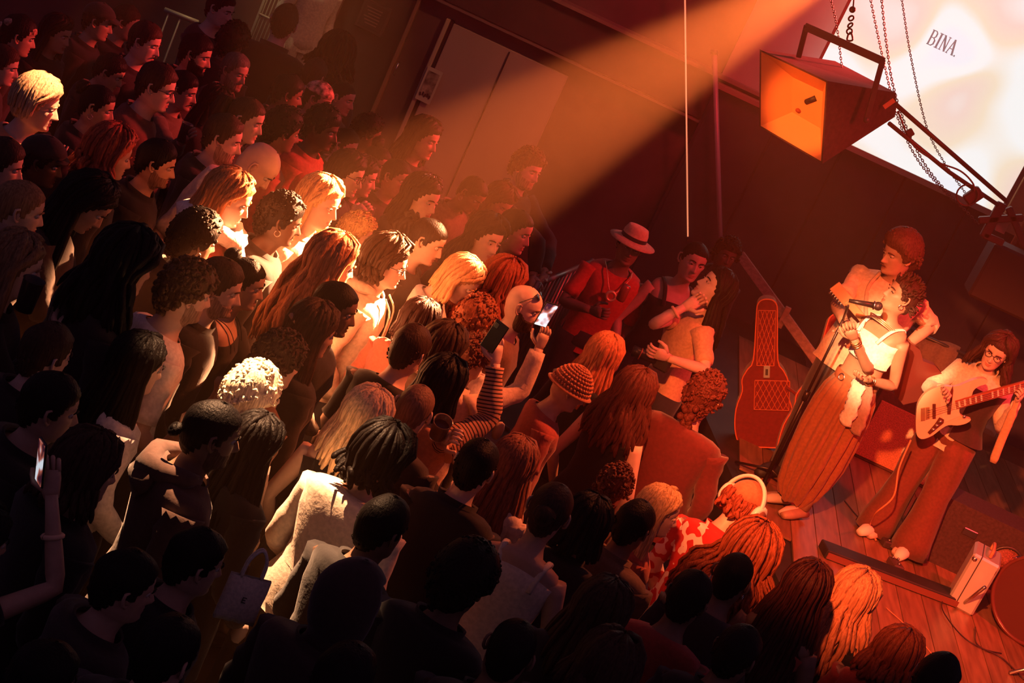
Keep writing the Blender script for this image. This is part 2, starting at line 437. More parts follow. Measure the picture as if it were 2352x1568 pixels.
# light tube and poles beside the stage
def pole(name, p0, p1, y0, y1, r, m, label, cat, z0=None):
    a, b_ = at_y(*p0, y0), at_y(*p1, y1)
    if z0 is not None: a = a + (b_ - a) * ((z0 - a[2]) / (b_[2] - a[2]))
    o = tag(empty(name, a), label, cat)
    MB().tube([(0, 0, 0), (b_ - a)], r, 10).obj('tube', m, o, True)
    d = (b_ - a) / np.linalg.norm(b_ - a)
    for q in (np.zeros(3), b_ - a): MB().tube([q - d * .02, q + d * .02], r * 1.4, 10).obj('end_cap', M_METAL, o, True)
pole('light_tube', (1580, 548), (1573, -30), WY - .3, WY - .3, .007, mat('tube_glow', (.8, .4, .3), .4, emit=(1, .28, .12), estr=.9), 'thin glowing orange light tube hanging beside the stage wall', 'light')
pole('metal_pole', (1655, 560), (1641, 120), WY - .45, WY - .4, .022, mat('pole_grey', (.5, .34, .32), .45, .3), 'slim pale metal pole beside the glowing light tube', 'pole', .70)
a = at_y(1700, 585, 14.6); b_ = at_y(1792, 712, 14.2)
bo = tag(empty('wooden_board', a), 'bare wooden board leaning in the dark behind the guitar bags', 'board')
d = (b_ - a); d = d * ((.70 - a[2]) / d[2]); MB().box(d / 2, (np.linalg.norm(d), .03, .085), R=frame(d, (0, 1, 0)), bev=.004).obj('board', mat('bare_wood', (.36, .20, .14), .6, nscale=6, namt=.2, stretch=(1, 8, 8)), bo)
c0 = at_y(1812, 705, 14.15) - a; c1 = at_y(1788, 752, 14.15) - a; MB().box((c0 + c1) / 2, (np.linalg.norm(c1 - c0), .03, .05), R=frame(c1 - c0, (0, 1, 0)), bev=.004).obj('foot_block', mat('bare_wood', (.36, .20, .14), .6), bo)

# crowd barrier
q0 = at_z(1236, 652, 1.1); q1 = at_z(1360, 600, 1.1)
br = tag(empty('crowd_barrier', (q0[0], q0[1], 0)), 'steel crowd barrier with upright bars behind the bald bearded man', 'barrier')
dd = q1 - q0; L_ = np.linalg.norm(dd); ux = dd / L_; q1b = ux * (L_)
M_BAR = mat('barrier_steel', (.30, .22, .20), .4, .7)
for z in (1.1, .14): MB().tube([np.array([0, 0, z]), q1b + np.array([0, 0, z])], .02, 8).obj('rail', M_BAR, br, True)
for t in (0, 1): MB().tube([q1b * t + np.array([0, 0, .0]), q1b * t + np.array([0, 0, 1.12])], .022, 8).obj('post', M_BAR, br, True)
nb = 13
for i in range(1, nb): MB().tube([q1b * i / nb + np.array([0, 0, .14]), q1b * i / nb + np.array([0, 0, 1.1])], .011, 6).obj('bar', M_BAR, br, True)
for t in (.06, .94):
    px_ = np.array([-ux[1], ux[0], 0]); MB().tube([q1b * t - px_ * .25 + np.array([0, 0, .015]), q1b * t + np.array([0, 0, .05]), q1b * t + px_ * .25 + np.array([0, 0, .015])], .015, 6).obj('foot', M_BAR, br, True)

# stair gate and rail, top left
g0 = at_y(592, 70, 15.1); sg = tag(empty('stair_gate', (g0[0], 15.1, 0)), 'pale metal stair gate with thin bars at the top edge', 'gate')
M_GATE = mat('gate_cream', (.55, .45, .30), .5, .2)
for i in range(7): MB().tube([(i * .032 - .02, 0, .1), (i * .032 - .02, 0, 2.3)], .006, 6).obj('bar', M_GATE, sg, True)
for z in (.12, g0[2] + .14, 2.28): MB().tube([(-.05, 0, z), (.21, 0, z)], .012, 8).obj('rail', M_GATE, sg, True)
for xx in (-.045, .205): MB().tube([(xx, 0, 0), (xx, 0, 2.32)], .012, 8).obj('post', M_GATE, sg, True)
r0 = at_y(378, 22, 14.6); r1 = at_y(455, 52, 14.6); rl = tag(empty('stair_handrail', (r0[0], 14.6, 0)), 'short pale handrail end by the person with orange-lit arms', 'handrail')
MB().tube([np.array([0, 0, r0[2]]), r1 - np.array([r0[0], 14.6, 0])], .022, 8).obj('rail', M_GATE, rl, True)
for t in (.15, .5, .9):
    p_ = np.array([0, 0, r0[2]]) * (1 - t) + (r1 - np.array([r0[0], 14.6, 0])) * t
    MB().tube([p_, (p_[0], p_[1], 0)], .010, 6).obj('baluster', M_GATE, rl, True)

# ------------------------------------------------------------------ hanging horn loudspeaker and rigging
hy = 11.3
front = [at_y(1745, 113, hy + .12), at_y(1901, 186, hy - .2), at_y(1889, 376, hy - .05), at_y(1744, 291, hy + .27)]
back = [at_y(1918, 140, hy + .55), at_y(2058, 213, hy + .32), at_y(2056, 268, hy + .36), at_y(1930, 210, hy + .6)]
sp = tag(empty('horn_loudspeaker', sum(front) / 4), 'large flared horn loudspeaker with orange-lit mouth hung over the stage', 'loudspeaker')
o_ = sum(front) / 4; fr = np.array(front) - o_; bk = np.array(back) - o_
inn = fr.mean(0) + (fr - fr.mean(0)) * .955
axis = bk.mean(0) - fr.mean(0); axis /= np.linalg.norm(axis)
thr = fr.mean(0) + (fr - fr.mean(0)) * .45 + axis * .13
V = np.concatenate([fr, bk, inn, inn + axis * .012, thr])
F = [(0, 4, 5, 1), (1, 5, 6, 2), (2, 6, 7, 3), (3, 7, 4, 0), (4, 7, 6, 5)] + [(i, (i + 1) % 4, 8 + (i + 1) % 4, 8 + i) for i in range(4)]
MB().add(V[:12], F).obj('cabinet', mat('cabinet_brown', (.06, .026, .026), .75, nscale=30, namt=.2, bump=.1), sp)
V2 = np.concatenate([inn, thr]); F2 = [(i, (i + 1) % 4, 4 + (i + 1) % 4, 4 + i) for i in range(4)] + [(4, 5, 6, 7)]
hb = MB().add(V2, F2).obj('horn_flare', mat('horn_paint', (.72, .30, .12), .5), sp)
RF = frame(fr[1] - fr[0], fr[3] - fr[0])
nrm_ = RF[:, 2]
def on_throat(px, py):
    r = ray(px, py); p0 = thr.mean(0) + o_; return CAM + r * ((p0 - CAM).dot(nrm_) / r.dot(nrm_)) - o_
s0_, s1_ = on_throat(1852, 234), on_throat(1874, 225)
MB().tube([s0_, s1_], .019, 10).obj('throat_slot', M_BLACK, sp, True)
MB().ball(on_throat(1834, 254), (.022, .022, .016), 10, 6).obj('throat_port', mat('port_red', (.25, .04, .02), .6), sp, True)
k0, k1, k2, k3 = at_y(1835, 128, hy + .25) - o_, at_y(1852, 62, hy + .2) - o_, at_y(2027, 140, hy + .05) - o_, at_y(1990, 275, hy + .0) - o_
for (a, b_, t_, nm) in ((k0, k1, .035, 'yoke_arm'), (k1, k2, .05, 'yoke_bar'), (k2, k3, .035, 'yoke_arm')):
    d = b_ - a; MB().box((a + b_) / 2, (np.linalg.norm(d) + .02, .03, t_), R=frame(d, (0, 1, 0)), bev=.004).obj(nm, mat('yoke_brown', (.10, .05, .045), .5, .3), sp)
MB().ball(k3, .022, 10, 6).obj('yoke_knob', M_METAL, sp, True)
lb_ = at_y(2042, 238, hy + .2) - o_; MB().box(lb_, (.03, .01, .08), R=roty(.5)).obj('maker_badge', mat('badge_orange', (.9, .4, .12), .5), sp)

def chain(name, pts, y, link, r, m, label):
    p = bez([at_y(px, py, yy if isinstance(yy, float) else y) for (px, py, yy) in [(q + (None,))[:3] for q in pts]], 24); b = MB()
    L = np.concatenate([[0], np.cumsum(np.linalg.norm(np.diff(p, axis=0), axis=1))]); n = int(L[-1] / (link * .76))
    us = np.linspace(0, L[-1], n); c = np.stack([np.interp(us, L, p[:, k]) for k in range(3)], 1); o = c[0].copy(); c = c - o
    for i in range(n):
        t = c[min(i + 1, n - 1)] - c[max(i - 1, 0)]; R = frame(t, (0, 1, 0) if i % 2 else (1, 0.01, .3))
        an = np.linspace(0, 2 * math.pi, 9); loop = np.stack([np.cos(an) * link * .5, np.sin(an) * link * .30, 0 * an], 1) @ R.T + c[i]
        b.tube(loop, r, 4, cap=False)
    ob = tag(b.obj(name, m, None, True), label, 'chain'); ob.location = o; return ob
M_CH = mat('chain_steel', (.20, .14, .12), .4, .8)
chain('chain', [(1906, -10), (1922, 60), (1932, 140), (1934, 152)], hy + .45, .022, .0028, M_CH, 'short thin chain left of the loudspeaker yoke')
chain('chain', [(1998, -10), (2012, 60), (2034, 160), (2062, 270), (2110, 370), (2188, 460)], 12.6, .024, .0032, M_CH, 'hanging chain passing just right of the loudspeaker yoke')
chain('chain', [(2024, -10), (2036, 100), (2052, 200), (2085, 300), (2140, 400), (2245, 512)], 12.9, .026, .0034, M_CH, 'second long chain across the screen with a sagging tail')
chain('chain', [(2070, -10), (2092, 130), (2128, 290), (2170, 375), (2215, 440)], 13.2, .022, .0028, M_CH, 'rightmost thin chain in front of the screen')
hk = tag(empty('chain_hook', at_y(1958, 30, hy + .25)), 'heavy dark hook on a chain above the loudspeaker', 'hook'); hk0 = at_y(1958, 30, hy + .25); M_HK = mat('hook_iron', (.10, .035, .03), .4, .6)
MB().ball(at_y(1958, 22, hy + .25) - hk0, .022, 10, 7).obj('swivel', M_HK, hk, True)
for q in ((1955, 42), (1953, 58), (1951, 72)): MB().torus(at_y(*q, hy + .25) - hk0, .018, .006, 12, 6, R=frame((.4, 0, .9), (0, 1, 0)) @ rotx(q[1] * .8)).obj('link', M_HK, hk, True)
MB().tube(bez([at_y(px, py, hy + .25) - hk0 for px, py in ((1949, 76), (1946, 92), (1958, 92), (1956, 78), (1951, 74))], 5), .006, 6).obj('carabiner', M_HK, hk, True)
MB().tube([at_y(1959, 22, hy + .25) - hk0, at_y(1963, -20, hy + .25) - hk0], .005, 6).obj('suspension_wire', M_HK, hk, True)
# rigging bars from the loudspeaker to the clamp on the right
rg = tag(empty('rigging_bar', at_y(2052, 235, 12.0)), 'pair of slanting steel rigging bars below the screen', 'rigging'); r0 = at_y(2052, 235, 12.0); M_RG = mat('rig_red', (.16, .055, .045), .5, .4)
MB().tube([np.zeros(3), at_y(2312, 462, 12.6) - r0], .016, 8).obj('bar', M_RG, rg, True)
MB().tube([at_y(2042, 283, 12.0) - r0, at_y(2180, 395, 12.3) - r0, at_y(2292, 470, 12.6) - r0], .015, 8).obj('bar', M_RG, rg, True)
MB().tube(bez([at_y(px, py, 12.1) - r0 for px, py in ((2062, 255), (2095, 330), (2150, 370), (2205, 392), (2234, 420), (2238, 440))], 6), .006, 6).obj('cable', M_RG, rg, True)
MB().box(at_y(2090, 305, 12.1) - r0, (.05, .04, .05), R=roty(.6), bev=.006).obj('clamp', M_RG, rg)
MB().torus(at_y(2222, 448, 12.35) - r0, .075, .006, 20, 6, R=rotx(math.pi / 2)).obj('cable_loop', M_RG, rg, True)
MB().box(at_y(2236, 450, 12.4) - r0, (.09, .07, .13), R=roty(.5), bev=.012).obj('cable_clamp', M_RG, rg)
# gantry clamp with a pale lamp
gx = at_y(2300, 520, 12.7); gn = tag(empty('stage_lantern', gx), 'dark stage lantern on a clamp at the right edge under the screen', 'lantern')
for (p_, q_, t_) in (((2345, 500), (2252, 505), .05), ((2300, 470), (2262, 540), .07), ((2262, 540), (2300, 556), .05), ((2318, 480), (2352, 560), .05)):
    a, b_ = at_y(*p_, 12.7) - gx, at_y(*q_, 12.7) - gx; d = b_ - a
    MB().box((a + b_) / 2, (np.linalg.norm(d) + .03, .05, t_), R=frame(d, (0, 1, 0)), bev=.008).obj('bracket_bar', M_RG, gn)
MB().prism([tuple((at_y(*q, 12.78) - gx)[[0, 2]]) for q in ((2294, 492), (2302, 488), (2321, 498), (2319, 512), (2306, 538), (2286, 529))], .03, M4(np.array([[1, 0, 0], [0, 0, 1], [0, 1, 0]]), (0, .08, 0))).obj('lens_plate', mat('lens_tan', (.55, .36, .22), .5), gn)
gy = MB().box(at_y(2318, 640, 13.2) - gx, (.5, .3, .45), R=roty(.0), bev=.02).obj('housing', mat('lantern_black', (.05, .025, .025), .6), gn)
# ------------------------------------------------------------------ people
NPHI = 44
_t = -math.pi + 2 * math.pi * np.arange(NPHI) / NPHI
PHI = _t - 0.5 * np.sin(_t)                      # 0 = face front, denser there
def _sm(x): x = np.clip(x, 0, 1); return x * x * (3 - 2 * x)

_HR = [(-.215, -.165, .078, .058, .082, 1), (-.178, -.135, .061, .047, .070, 1), (-.145, -.110, .056, .043, .069, 1),
       (-.124, -.092, .057, .054, .073, 1.1), (-.121, -.082, .060, .074, .079, 1.25), (-.116, -.074, .063, .087, .085, 1.3),
       (-.108, -.066, .065, .0925, .090, 1.3), (-.100, -.059, .067, .092, .092, 1.25), (-.093, -.053, .069, .0895, .094, 1.2)]
def _face_rows():
    zs = np.arange(-.0865, .034, .0068)
    z = [-.09, -.05, -.02, 0, .025, .05]
    for q in zs:
        _HR.append((q, min(q + .035 * (1 - _sm((q + .09) / .12)), .12), np.interp(q, z, [.069, .074, .077, .077, .0775, .076]),
                    np.interp(q, z, [.089, .090, .088, .086, .091, .093]), np.interp(q, z, [.095, .101, .105, .107, .107, .104]),
                    np.interp(q, z, [1.18, 1.05, 1, 1, .95, .95])))
    for q, w_, f, b in ((.046, .076, .093, .105), (.060, .0725, .089, .101), (.074, .066, .081, .094), (.088, .0565, .069, .082),
                        (.100, .045, .054, .065), (.110, .031, .036, .044), (.117, .016, .018, .022), (.1195, .004, .004, .005)):
        _HR.append((q, q, w_, f, b, 0.97))
_face_rows()

def head_grid(fem=0.0, nose=1.0):
    G = np.zeros((len(_HR), NPHI, 3)); c = np.cos(PHI); s = np.sin(PHI)
    for i, (zf, zb, w_, f, b, p) in enumerate(_HR):
        kj = float(_sm((zf + .135) / .02) * (1 - _sm((zf + .085) / .075))); kn = float(1 - _sm((zf + .145) / .03))
        w_ *= 1 - .07 * fem * kj - .14 * fem * kn; f *= 1 - .1 * fem * kn; b *= 1 - .12 * fem * kn
        pw = np.where(c > 0, p, 1.0)
        x = w_ * np.sign(s) * np.abs(s) ** pw
        y = np.where(c > 0, f, b) * c - 0.006
        z = zf + (zb - zf) * (1 - c) / 2
        G[i, :, 0] = x; G[i, :, 1] = y; G[i, :, 2] = z
        if zf > -.125 and zf < .06:
            fr = _sm((c - 0.15) / 0.35)
            g = lambda x0, z0, sx, sz: np.exp(-((x - x0) / sx) ** 2 - ((z - z0) / sz) ** 2)
            d = np.zeros(NPHI)
            tt = (z + .044) / .060
            nh = np.where(tt >= 0, .029 * np.clip(1 - tt, 0, 1) ** .9 + .004 * (tt < 1.2), .029 * np.exp(-((z + .044) / .0055) ** 2)) * nose
            nw = .0085 + .0055 * np.clip(1 - tt, 0, 1) ** 2
            d += nh * np.exp(-(x / nw) ** 2)
            d += .006 * nose * (g(.013, -.042, .006, .007) + g(-.013, -.042, .006, .007))
            d -= .013 * (g(.032, .002, .017, .010) + g(-.032, .002, .017, .010))
            d += .005 * (1 - .6 * fem) * (g(.03, .020, .026, .007) + g(-.03, .020, .026, .007))
            d += .0055 * g(0, -.0665, .020, .006) + .0065 * g(0, -.0815, .018, .0055) - .005 * g(0, -.0742, .024, .0028)
            d -= .004 * g(0, -.0925, .02, .005)
            d += .004 * (g(.042, -.025, .02, .018) + g(-.042, -.025, .02, .018))
            G[i, :, 1] += d * fr
    return G
GRID_M, GRID_F = head_grid(0), head_grid(1.0, .85)

_TR = [(.80, .80, .10, .055, .07), (.84, .84, .165, .095, .115), (.93, .93, .172, .108, .122), (1.03, 1.03, .152, .10, .10),
       (1.13, 1.13, .148, .105, .10), (1.25, 1.28, .172, .118, .11), (1.315, 1.37, .188, .106, .108), (1.352, 1.408, .172, .09, .102),
       (1.372, 1.428, .128, .075, .094)]
def torso_grid(fem=0.0, wide=1.0):
    G = np.zeros((len(_TR), NPHI, 3)); c = np.cos(PHI); s = np.sin(PHI)
    for i, (zf, zb, w_, f, b) in enumerate(_TR):
        if fem: w_ *= [1, 1.02, 1.02, .9, .88, .9, .9, .9, .88][i]; f *= [1, 1, 1, .92, .95, 1.08, 1, .95, .9][i]; b *= .92
        G[i, :, 0] = w_ * wide * np.sign(s) * np.abs(s) ** .85
        G[i, :, 1] = np.where(c > 0, f, b) * np.sign(c) * np.abs(c) ** .9 * wide - .006
        G[i, :, 2] = zf + (zb - zf) * (1 - c) / 2
    return G

def grid_faces(nr, n, off=0):
    F = []
    for i in range(nr - 1):
        for j in range(n):
            k = (j + 1) % n
            F.append((off + i * n + j, off + (i + 1) * n + j, off + (i + 1) * n + k, off + i * n + k))
    return F

def hand_mb(W, d, up, side, curl=0.6, mi=0, spread=.06, point=False):
    """hand at wrist W, along d, palm facing 'up'; side = +1 right, -1 left hand"""
    b = MB(); d = np.asarray(d, float); d = d / np.linalg.norm(d)
    n = np.asarray(up, float); n = n - d * d.dot(n); n = n / (np.linalg.norm(n) + 1e-9)
    x = np.cross(d, n) * side                         # thumb side
    P = lambda a, c_, e: W + d * a + x * c_ + n * e
    b.tube([P(-.015, 0, 0), P(.02, .002, 0), P(.055, .004, .002), P(.088, .002, .004)], [.026, .034, .041, .038], 8, mi, flat=.42, side=x)
    for k, (ox, L) in enumerate(((.029, .072), (.010, .080), (-.010, .074), (-.028, .058))):
        c_ = curl * (0.15 if point and k == 0 else 1)
        p = P(.082, ox, .003); a = .15 * c_; pts = [p]; sp = (ox / .03) * spread
        for seg in (.45, .32, .25):
            dd = d * math.cos(a) + n * math.sin(a) + x * sp
            p = p + dd * L * seg; pts.append(p); a += 1.15 * c_
        b.tube(pts, [.0098, .0094, .0084, .0068], 6, mi)
    p = P(.022, .026, .004)
    t1 = p + (d * .55 + x * .75 + n * .35) * .042
    t2 = t1 + (d * .8 + x * .15 + n * (.35 + .3 * curl)) * .032
    t3 = t2 + (d * .8 - x * .1 * curl + n * (.3 + .3 * curl)) * .024
    b.tube([p, t1, t2, t3], [.015, .0125, .0105, .008], 6, mi)
    return b

def arm_pts(S, E, W):
    S, E, W = map(lambda q: np.asarray(q, float), (S, E, W))
    return np.array([S, S * .85 + E * .15, S * .5 + E * .5, S * .15 + E * .85, E * .97 + (S + W) * .015, E * .85 + W * .15, E * .6 + W * .4, E * .2 + W * .8, W])
ARM_R = np.array([.058, .056, .047, .041, .040, .042, .039, .030, .027])

# ---- hair ------------------------------------------------------------------
def hairline(phi, shift=0.0):
    a = np.abs(np.degrees(phi))
    return np.interp(a, [0, 35, 58, 70, 80, 92, 104, 125, 150, 180], [.066, .064, .046, .016, -.014, -.012, .0, -.055, -.088, -.094]) + shift * np.clip(1 - a / 90, 0, 1)

def normals(G):
    du = np.roll(G, -1, 1) - np.roll(G, 1, 1); dv = np.gradient(G, axis=0)
    n = np.cross(dv, du); return n / (np.linalg.norm(n, axis=2)[..., None] + 1e-9)

def cap_mb(G, rng, thick, soft=.012, lump=0.2, freq=60, shift=0.0, maskfn=None, mi=0, top=0.0):
    phi = np.broadcast_to(PHI, G.shape[:2])
    m = _sm((G[..., 2] - hairline(phi, shift)) / soft + .5) if maskfn is None else maskfn(phi, G)
    m[:3] = 0 if maskfn is None else m[:3]
    nrm = normals(G); rad = G - np.array([0, -.01, -.02]); rad /= np.linalg.norm(rad, axis=2)[..., None]
    nrm = nrm * .5 + rad * .5
    ph = rng.uniform(0, 6.28, 9); P = G * freq
    nz = (np.sin(P[..., 0] + ph[0] + 1.3 * np.sin(P[..., 2] * .7 + ph[1])) + np.sin(P[..., 1] * 1.1 + ph[2] + np.sin(P[..., 0] * .8 + ph[3])) + np.sin(P[..., 2] * 1.2 + ph[4] + np.sin(P[..., 1] + ph[5]))) / 3
    t = thick * (1 + lump * nz) + top * np.clip(G[..., 2] / .12, 0, 1) ** 2
    V = G + nrm * (m * (t + .003) - .003)[..., None]
    keep = m > 0.02
    nr, n = G.shape[:2]; F = []
    for i in range(nr - 1):
        for j in range(n):
            k = (j + 1) % n
            if keep[i, j] or keep[i, k] or keep[i + 1, j] or keep[i + 1, k]:
                F.append((i * n + j, (i + 1) * n + j, (i + 1) * n + k, i * n + k))
    F.append(tuple((nr - 1) * n + j for j in range(n)))
    b = MB(); b.add(V.reshape(-1, 3), F, mi); return b

def scalp(phi, al, off=0.0):
    return np.array([math.sin(phi) * math.sin(al) * (.079 + off), math.cos(phi) * math.sin(al) * (.100 + off) - .010, math.cos(al) * (.121 + off)])

def locks_mb(rng, H, n, L, rad, wave=0.0, wfreq=3, frame_face=1.0, part=0.0, mi=0, sides=5, segs=7, off=.010, spread=1.0, kmin=0.8, body=True, ends=.35, sweep=0.0, under=0):
    """locks from the crown over the skull and then down; H = head transform (3x3, offset) into the body frame"""
    b = MB(); Rh, th = H
    for i in range(n):
        phi = (i + rng.uniform(-.4, .4)) / n * 2 * math.pi - math.pi
        a0 = math.radians(rng.uniform(2, 30) if not under else rng.uniform(70, 88)); s = 1 if math.sin(phi) > part else -1
        ad = abs(math.degrees(phi)); tgt = phi
        if ad < 88: tgt = s * math.radians(88 + rng.uniform(0, 18)) if frame_face else phi
        a1 = math.radians(rng.uniform(92, 112)); o = off + rng.uniform(0, .014) * spread; pts = []
        sa = 5
        for k in range(sa):
            u = k / (sa - 1); al = a0 + (a1 - a0) * u
            ph = phi + (tgt - phi) * _sm(u * 1.15)
            pts.append(Rh @ scalp(ph, al, o + .006 * math.sin(u * 3)) + th)
        p = pts[-1].copy(); d = p - th; d[2] = 0; d = d / (np.linalg.norm(d) + 1e-9)
        LL = L * rng.uniform(kmin, 1.05); w0 = rng.uniform(0, 6.28); tang = np.array([-d[1], d[0], 0])
        for k in range(1, segs + 1):
            u = k / segs; dz = LL * u
            outw = .035 * _sm(dz / .14) * spread + .03 * _sm((dz - .1) / .2)
            q = p + d * outw + np.array([0, 0, -dz]) + np.array([0, -1, 0]) * sweep * u
            if wave: q = q + (tang * math.sin(u * wfreq * 6.28 * LL / .3 + w0) + d * math.cos(u * wfreq * 6.28 * LL / .3 + w0)) * wave
            pts.append(q)
        m = len(pts); r = rad * rng.uniform(.75, 1.25)
        rr = [r * .6] + [r] * (m - 3) + [r * .8, r * ends]
        b.tube(pts, rr, sides, mi, flat=.7)
    return b

def curls_mb(rng, H, G, n, size, thick, shift=0.0, mi=0, low=0.0, rad=.0085, turns=1.2, stretch=1.0):
    """short curls standing out of the hair cap"""
    b = MB(); Rh, th = H; k = 0
    while k < n:
        phi = rng.uniform(-math.pi, math.pi); al = math.acos(rng.uniform(-.75, 1)); p = scalp(phi, al)
        if p[2] < hairline(phi, shift) + .004 - low: continue
        k += 1
        d = p - np.array([0, -.01, -.03]); d /= np.linalg.norm(d)
        e = np.cross(d, rng.normal(size=3)); e /= np.linalg.norm(e); g = np.cross(d, e)
        pts = []; w0 = rng.uniform(0, 6.28)
        for u in np.linspace(0, 1, 6):
            a = w0 + u * turns * 6.28
            pts.append(Rh @ (p + d * (thick * .5 + size * u * stretch) + (e * math.cos(a) + g * math.sin(a)) * size * .45 * (.4 + .6 * u)) + th)
        b.tube(pts, [rad, rad, rad, rad * .95, rad * .8, rad * .5], 5, mi)
    return b

# ---- a whole person ---------------------------------------------------------
_LEG = {}
def leg_pts(sx): return np.array([(.085 * sx, -.01, .90), (.092 * sx, 0, .80), (.10 * sx, .012, .66), (.10 * sx, .02, .50), (.10 * sx, .005, .36), (.10 * sx, -.015, .20), (.10 * sx, -.02, .08)])

def make_person(loc, rz, s, spec, rng, label):
    """spec keys: fem, skin, hair, hcol, top, tcol, hp (head pitch deg, + down), hy (head yaw deg, + to own left), hr, lean,
       armL/armR = (elbow, wrist, curl), sleeve, bottoms, extras"""
    g = spec.get
    root = tag(empty('person', loc, rz, s), label, 'person', g('group'))
    fem = g('fem', 0.0); G0 = GRID_F if fem else GRID_M
    T = torso_grid(fem, g('wide', 1.0))
    hp, hy, hr = (math.radians(g(k, 0.0)) for k in ('hp', 'hy', 'hr'))
    Rh = rotz(hy) @ rotx(-hp) @ roty(hr); piv = np.array([0, -.02, -.135])
    off = np.array([0, .035 + .05 * math.sin(max(hp, 0)), 0])
    lean = math.radians(g('lean', 0.0))
    HC = np.array([0, 0, 1.60])
    # head centre transform
    th = HC + piv - Rh @ piv + off
    G = np.zeros_like(G0)
    wts = np.ones(len(_HR)); wts[0] = .08; wts[1] = .35; wts[2] = .75
    for i in range(len(_HR)):
        full = G0[i] @ Rh.T + th; none = G0[i] + HC + off * .3
        G[i] = full * wts[i] + none * (1 - wts[i])
    def bend(p):
        p = np.asarray(p, float).reshape(-1, 3)
        if not lean: return p
        u = np.clip((p[:, 2] - .9) / .5, 0, 1); a = lean * u * u * (3 - 2 * u)
        y, z = p[:, 1], p[:, 2] - .95
        q = p.copy(); up = p[:, 2] > .9
        q[up, 1] = (y * np.cos(a) + z * np.sin(a))[up]; q[up, 2] = (.95 - y * np.sin(a) + z * np.cos(a))[up]
        return q
    skin, lip = skinm(g('skin')), lipm(g('skin')); hm = hairm(g('hcol', (.012, .008, .007)))
    B = MB()
    allg = np.concatenate([T, G]); nr = len(allg)
    fc = grid_faces(nr, NPHI)
    mi = []
    for i in range(nr - 1):
        for j in range(NPHI):
            r_ = i - len(T)
            li = 0
            if r_ > 3:
                c_ = (G0[r_, j] + G0[r_ + 1, (j + 1) % NPHI]) / 2
                if c_[1] > .07 and abs(c_[0]) < .023 and -.086 < c_[2] < -.063 and abs(c_[0]) < .026 - 1.0 * abs(c_[2] + .0745): li = 1
            mi.append(li)
    B.add(allg.reshape(-1, 3), fc); B.m[-len(fc):] = mi
    B.add(np.zeros((0, 3)), [tuple(range(NPHI))[::-1], tuple((nr - 1) * NPHI + j for j in range(NPHI))] if False else [])
    toh = lambda p: Rh @ np.asarray(p, float) + th
    # eyes, brows, ears
    closed = g('closed', 0)
    for sx in (-1, 1):
        if not g('noface'):
            B.ball(toh((.032 * sx, .0665, .0015)), .0125, 8, 6, 2 if not closed else 0, R=Rh @ rotx(-math.pi / 2))
            if not closed: B.ball(toh((.0315 * sx, .0755, .0005)), (.0075, .0045, .0070), 8, 5, 3, R=Rh)
            B.tube([toh((.032 * sx + q * .016, .0795 - .004 * abs(q) - .004 * (q * sx > 0) * abs(q), .0065 - .005 * abs(q) - .0055 * closed)) for q in (-1, -.5, 0, .5, 1)], .0032, 5, 0 if not closed else 3)
            B.tube([toh((sx * q[0], q[1], q[2])) for q in ((.014, .091, .019), (.028, .0905, .0235), (.044, .082, .0225), (.053, .073, .018))], [.003, .0042, .0038, .002], 5, 4)
        e = [(.0745, .004, -.030), (.082, -.004, -.034), (.090, -.015, -.022), (.093, -.022, .002), (.091, -.020, .020), (.084, -.006, .026), (.076, .004, .014)]
        B.tube([toh((sx * q[0], q[1] - .006, q[2])) for q in e], [.005, .007, .0065, .006, .006, .0055, .004], 5, 0)
        B.ball(toh((.079 * sx, -.010, -.004)), (.007, .014, .024), 6, 5, 0, R=Rh)
    # arms and hands
    sh = .170 * (1 - .10 * (fem > 0)) * g('wide', 1.0)
    arms = {}
    for sx, nm in ((1, 'armR'), (-1, 'armL')):
        a = g(nm)
        S = bend((sh * sx, -.012, 1.352))[0]
        if a is None:
            E = np.array([(.245 + rng.uniform(-.02, .03)) * sx, -.04 + rng.uniform(-.03, .03), 1.07]); W = np.array([.215 * sx, .10 + rng.uniform(-.05, .08), .86]); cu = .5; hn = (-sx, 0, 0)
        else:
            E, W = np.array(a[0], float), np.array(a[1], float); cu = a[2] if len(a) > 2 else .6
            hn = a[3] if len(a) > 3 else (-sx, .2, .3)
        pts = arm_pts(S, E, W); arms[sx] = pts
        B.tube(pts, ARM_R * (1 - .14 * (fem > 0)), 10, 0)
        if a is not None or g('hands'):
            B.addm(hand_mb(W, W - E, hn, sx, cu, 0, point=bool(g('point') and sx == g('point'))))
        else:
            B.ball(W + (W - E) / np.linalg.norm(W - E) * .06, (.035, .035, .06), 6, 5, 0)
    for sx in (-1, 1):
        lp = leg_pts(sx)
        B.tube(lp, [.092, .09, .075, .056, .055, .042, .036], 8, 0)
        B.tube([(.10 * sx, -.07, .045), (.10 * sx, .0, .05), (.105 * sx, .10, .035), (.11 * sx, .17, .025)], [.03, .042, .043, .028], 8, 0, flat=.75)
    B.v[0] = np.concatenate([bend(B.v[0][:len(T) * NPHI]), B.v[0][len(T) * NPHI:]])
    if lean:
        # head and neck follow the bent chest
        c0 = np.array([0, 0, 1.40]); c1 = bend(c0)[0]; Rl = rotx(-lean * .6)
        def mv(p): return (np.asarray(p).reshape(-1, 3) - c0) @ Rl.T + c1
        nT = len(T) * NPHI
        B.v[0][nT:] = mv(B.v[0][nT:])
        for k in range(1, len(B.v)):
            if len(B.v[k]) and np.linalg.norm(B.v[k].mean(0) - th) < .16: B.v[k] = mv(B.v[k])
        G = mv(G).reshape(G.shape); Rh = Rl @ Rh; th = mv(th)[0]
    B.obj('body', [skin, lip, EYEW(), EYED(), hm], root, True)
    H = (Rh, th)
    xh = lambda b: b.xf(M4(Rh, th))
    # ---------------- hair
    st = g('hair', 'short'); hb = None; hn = 'hair'
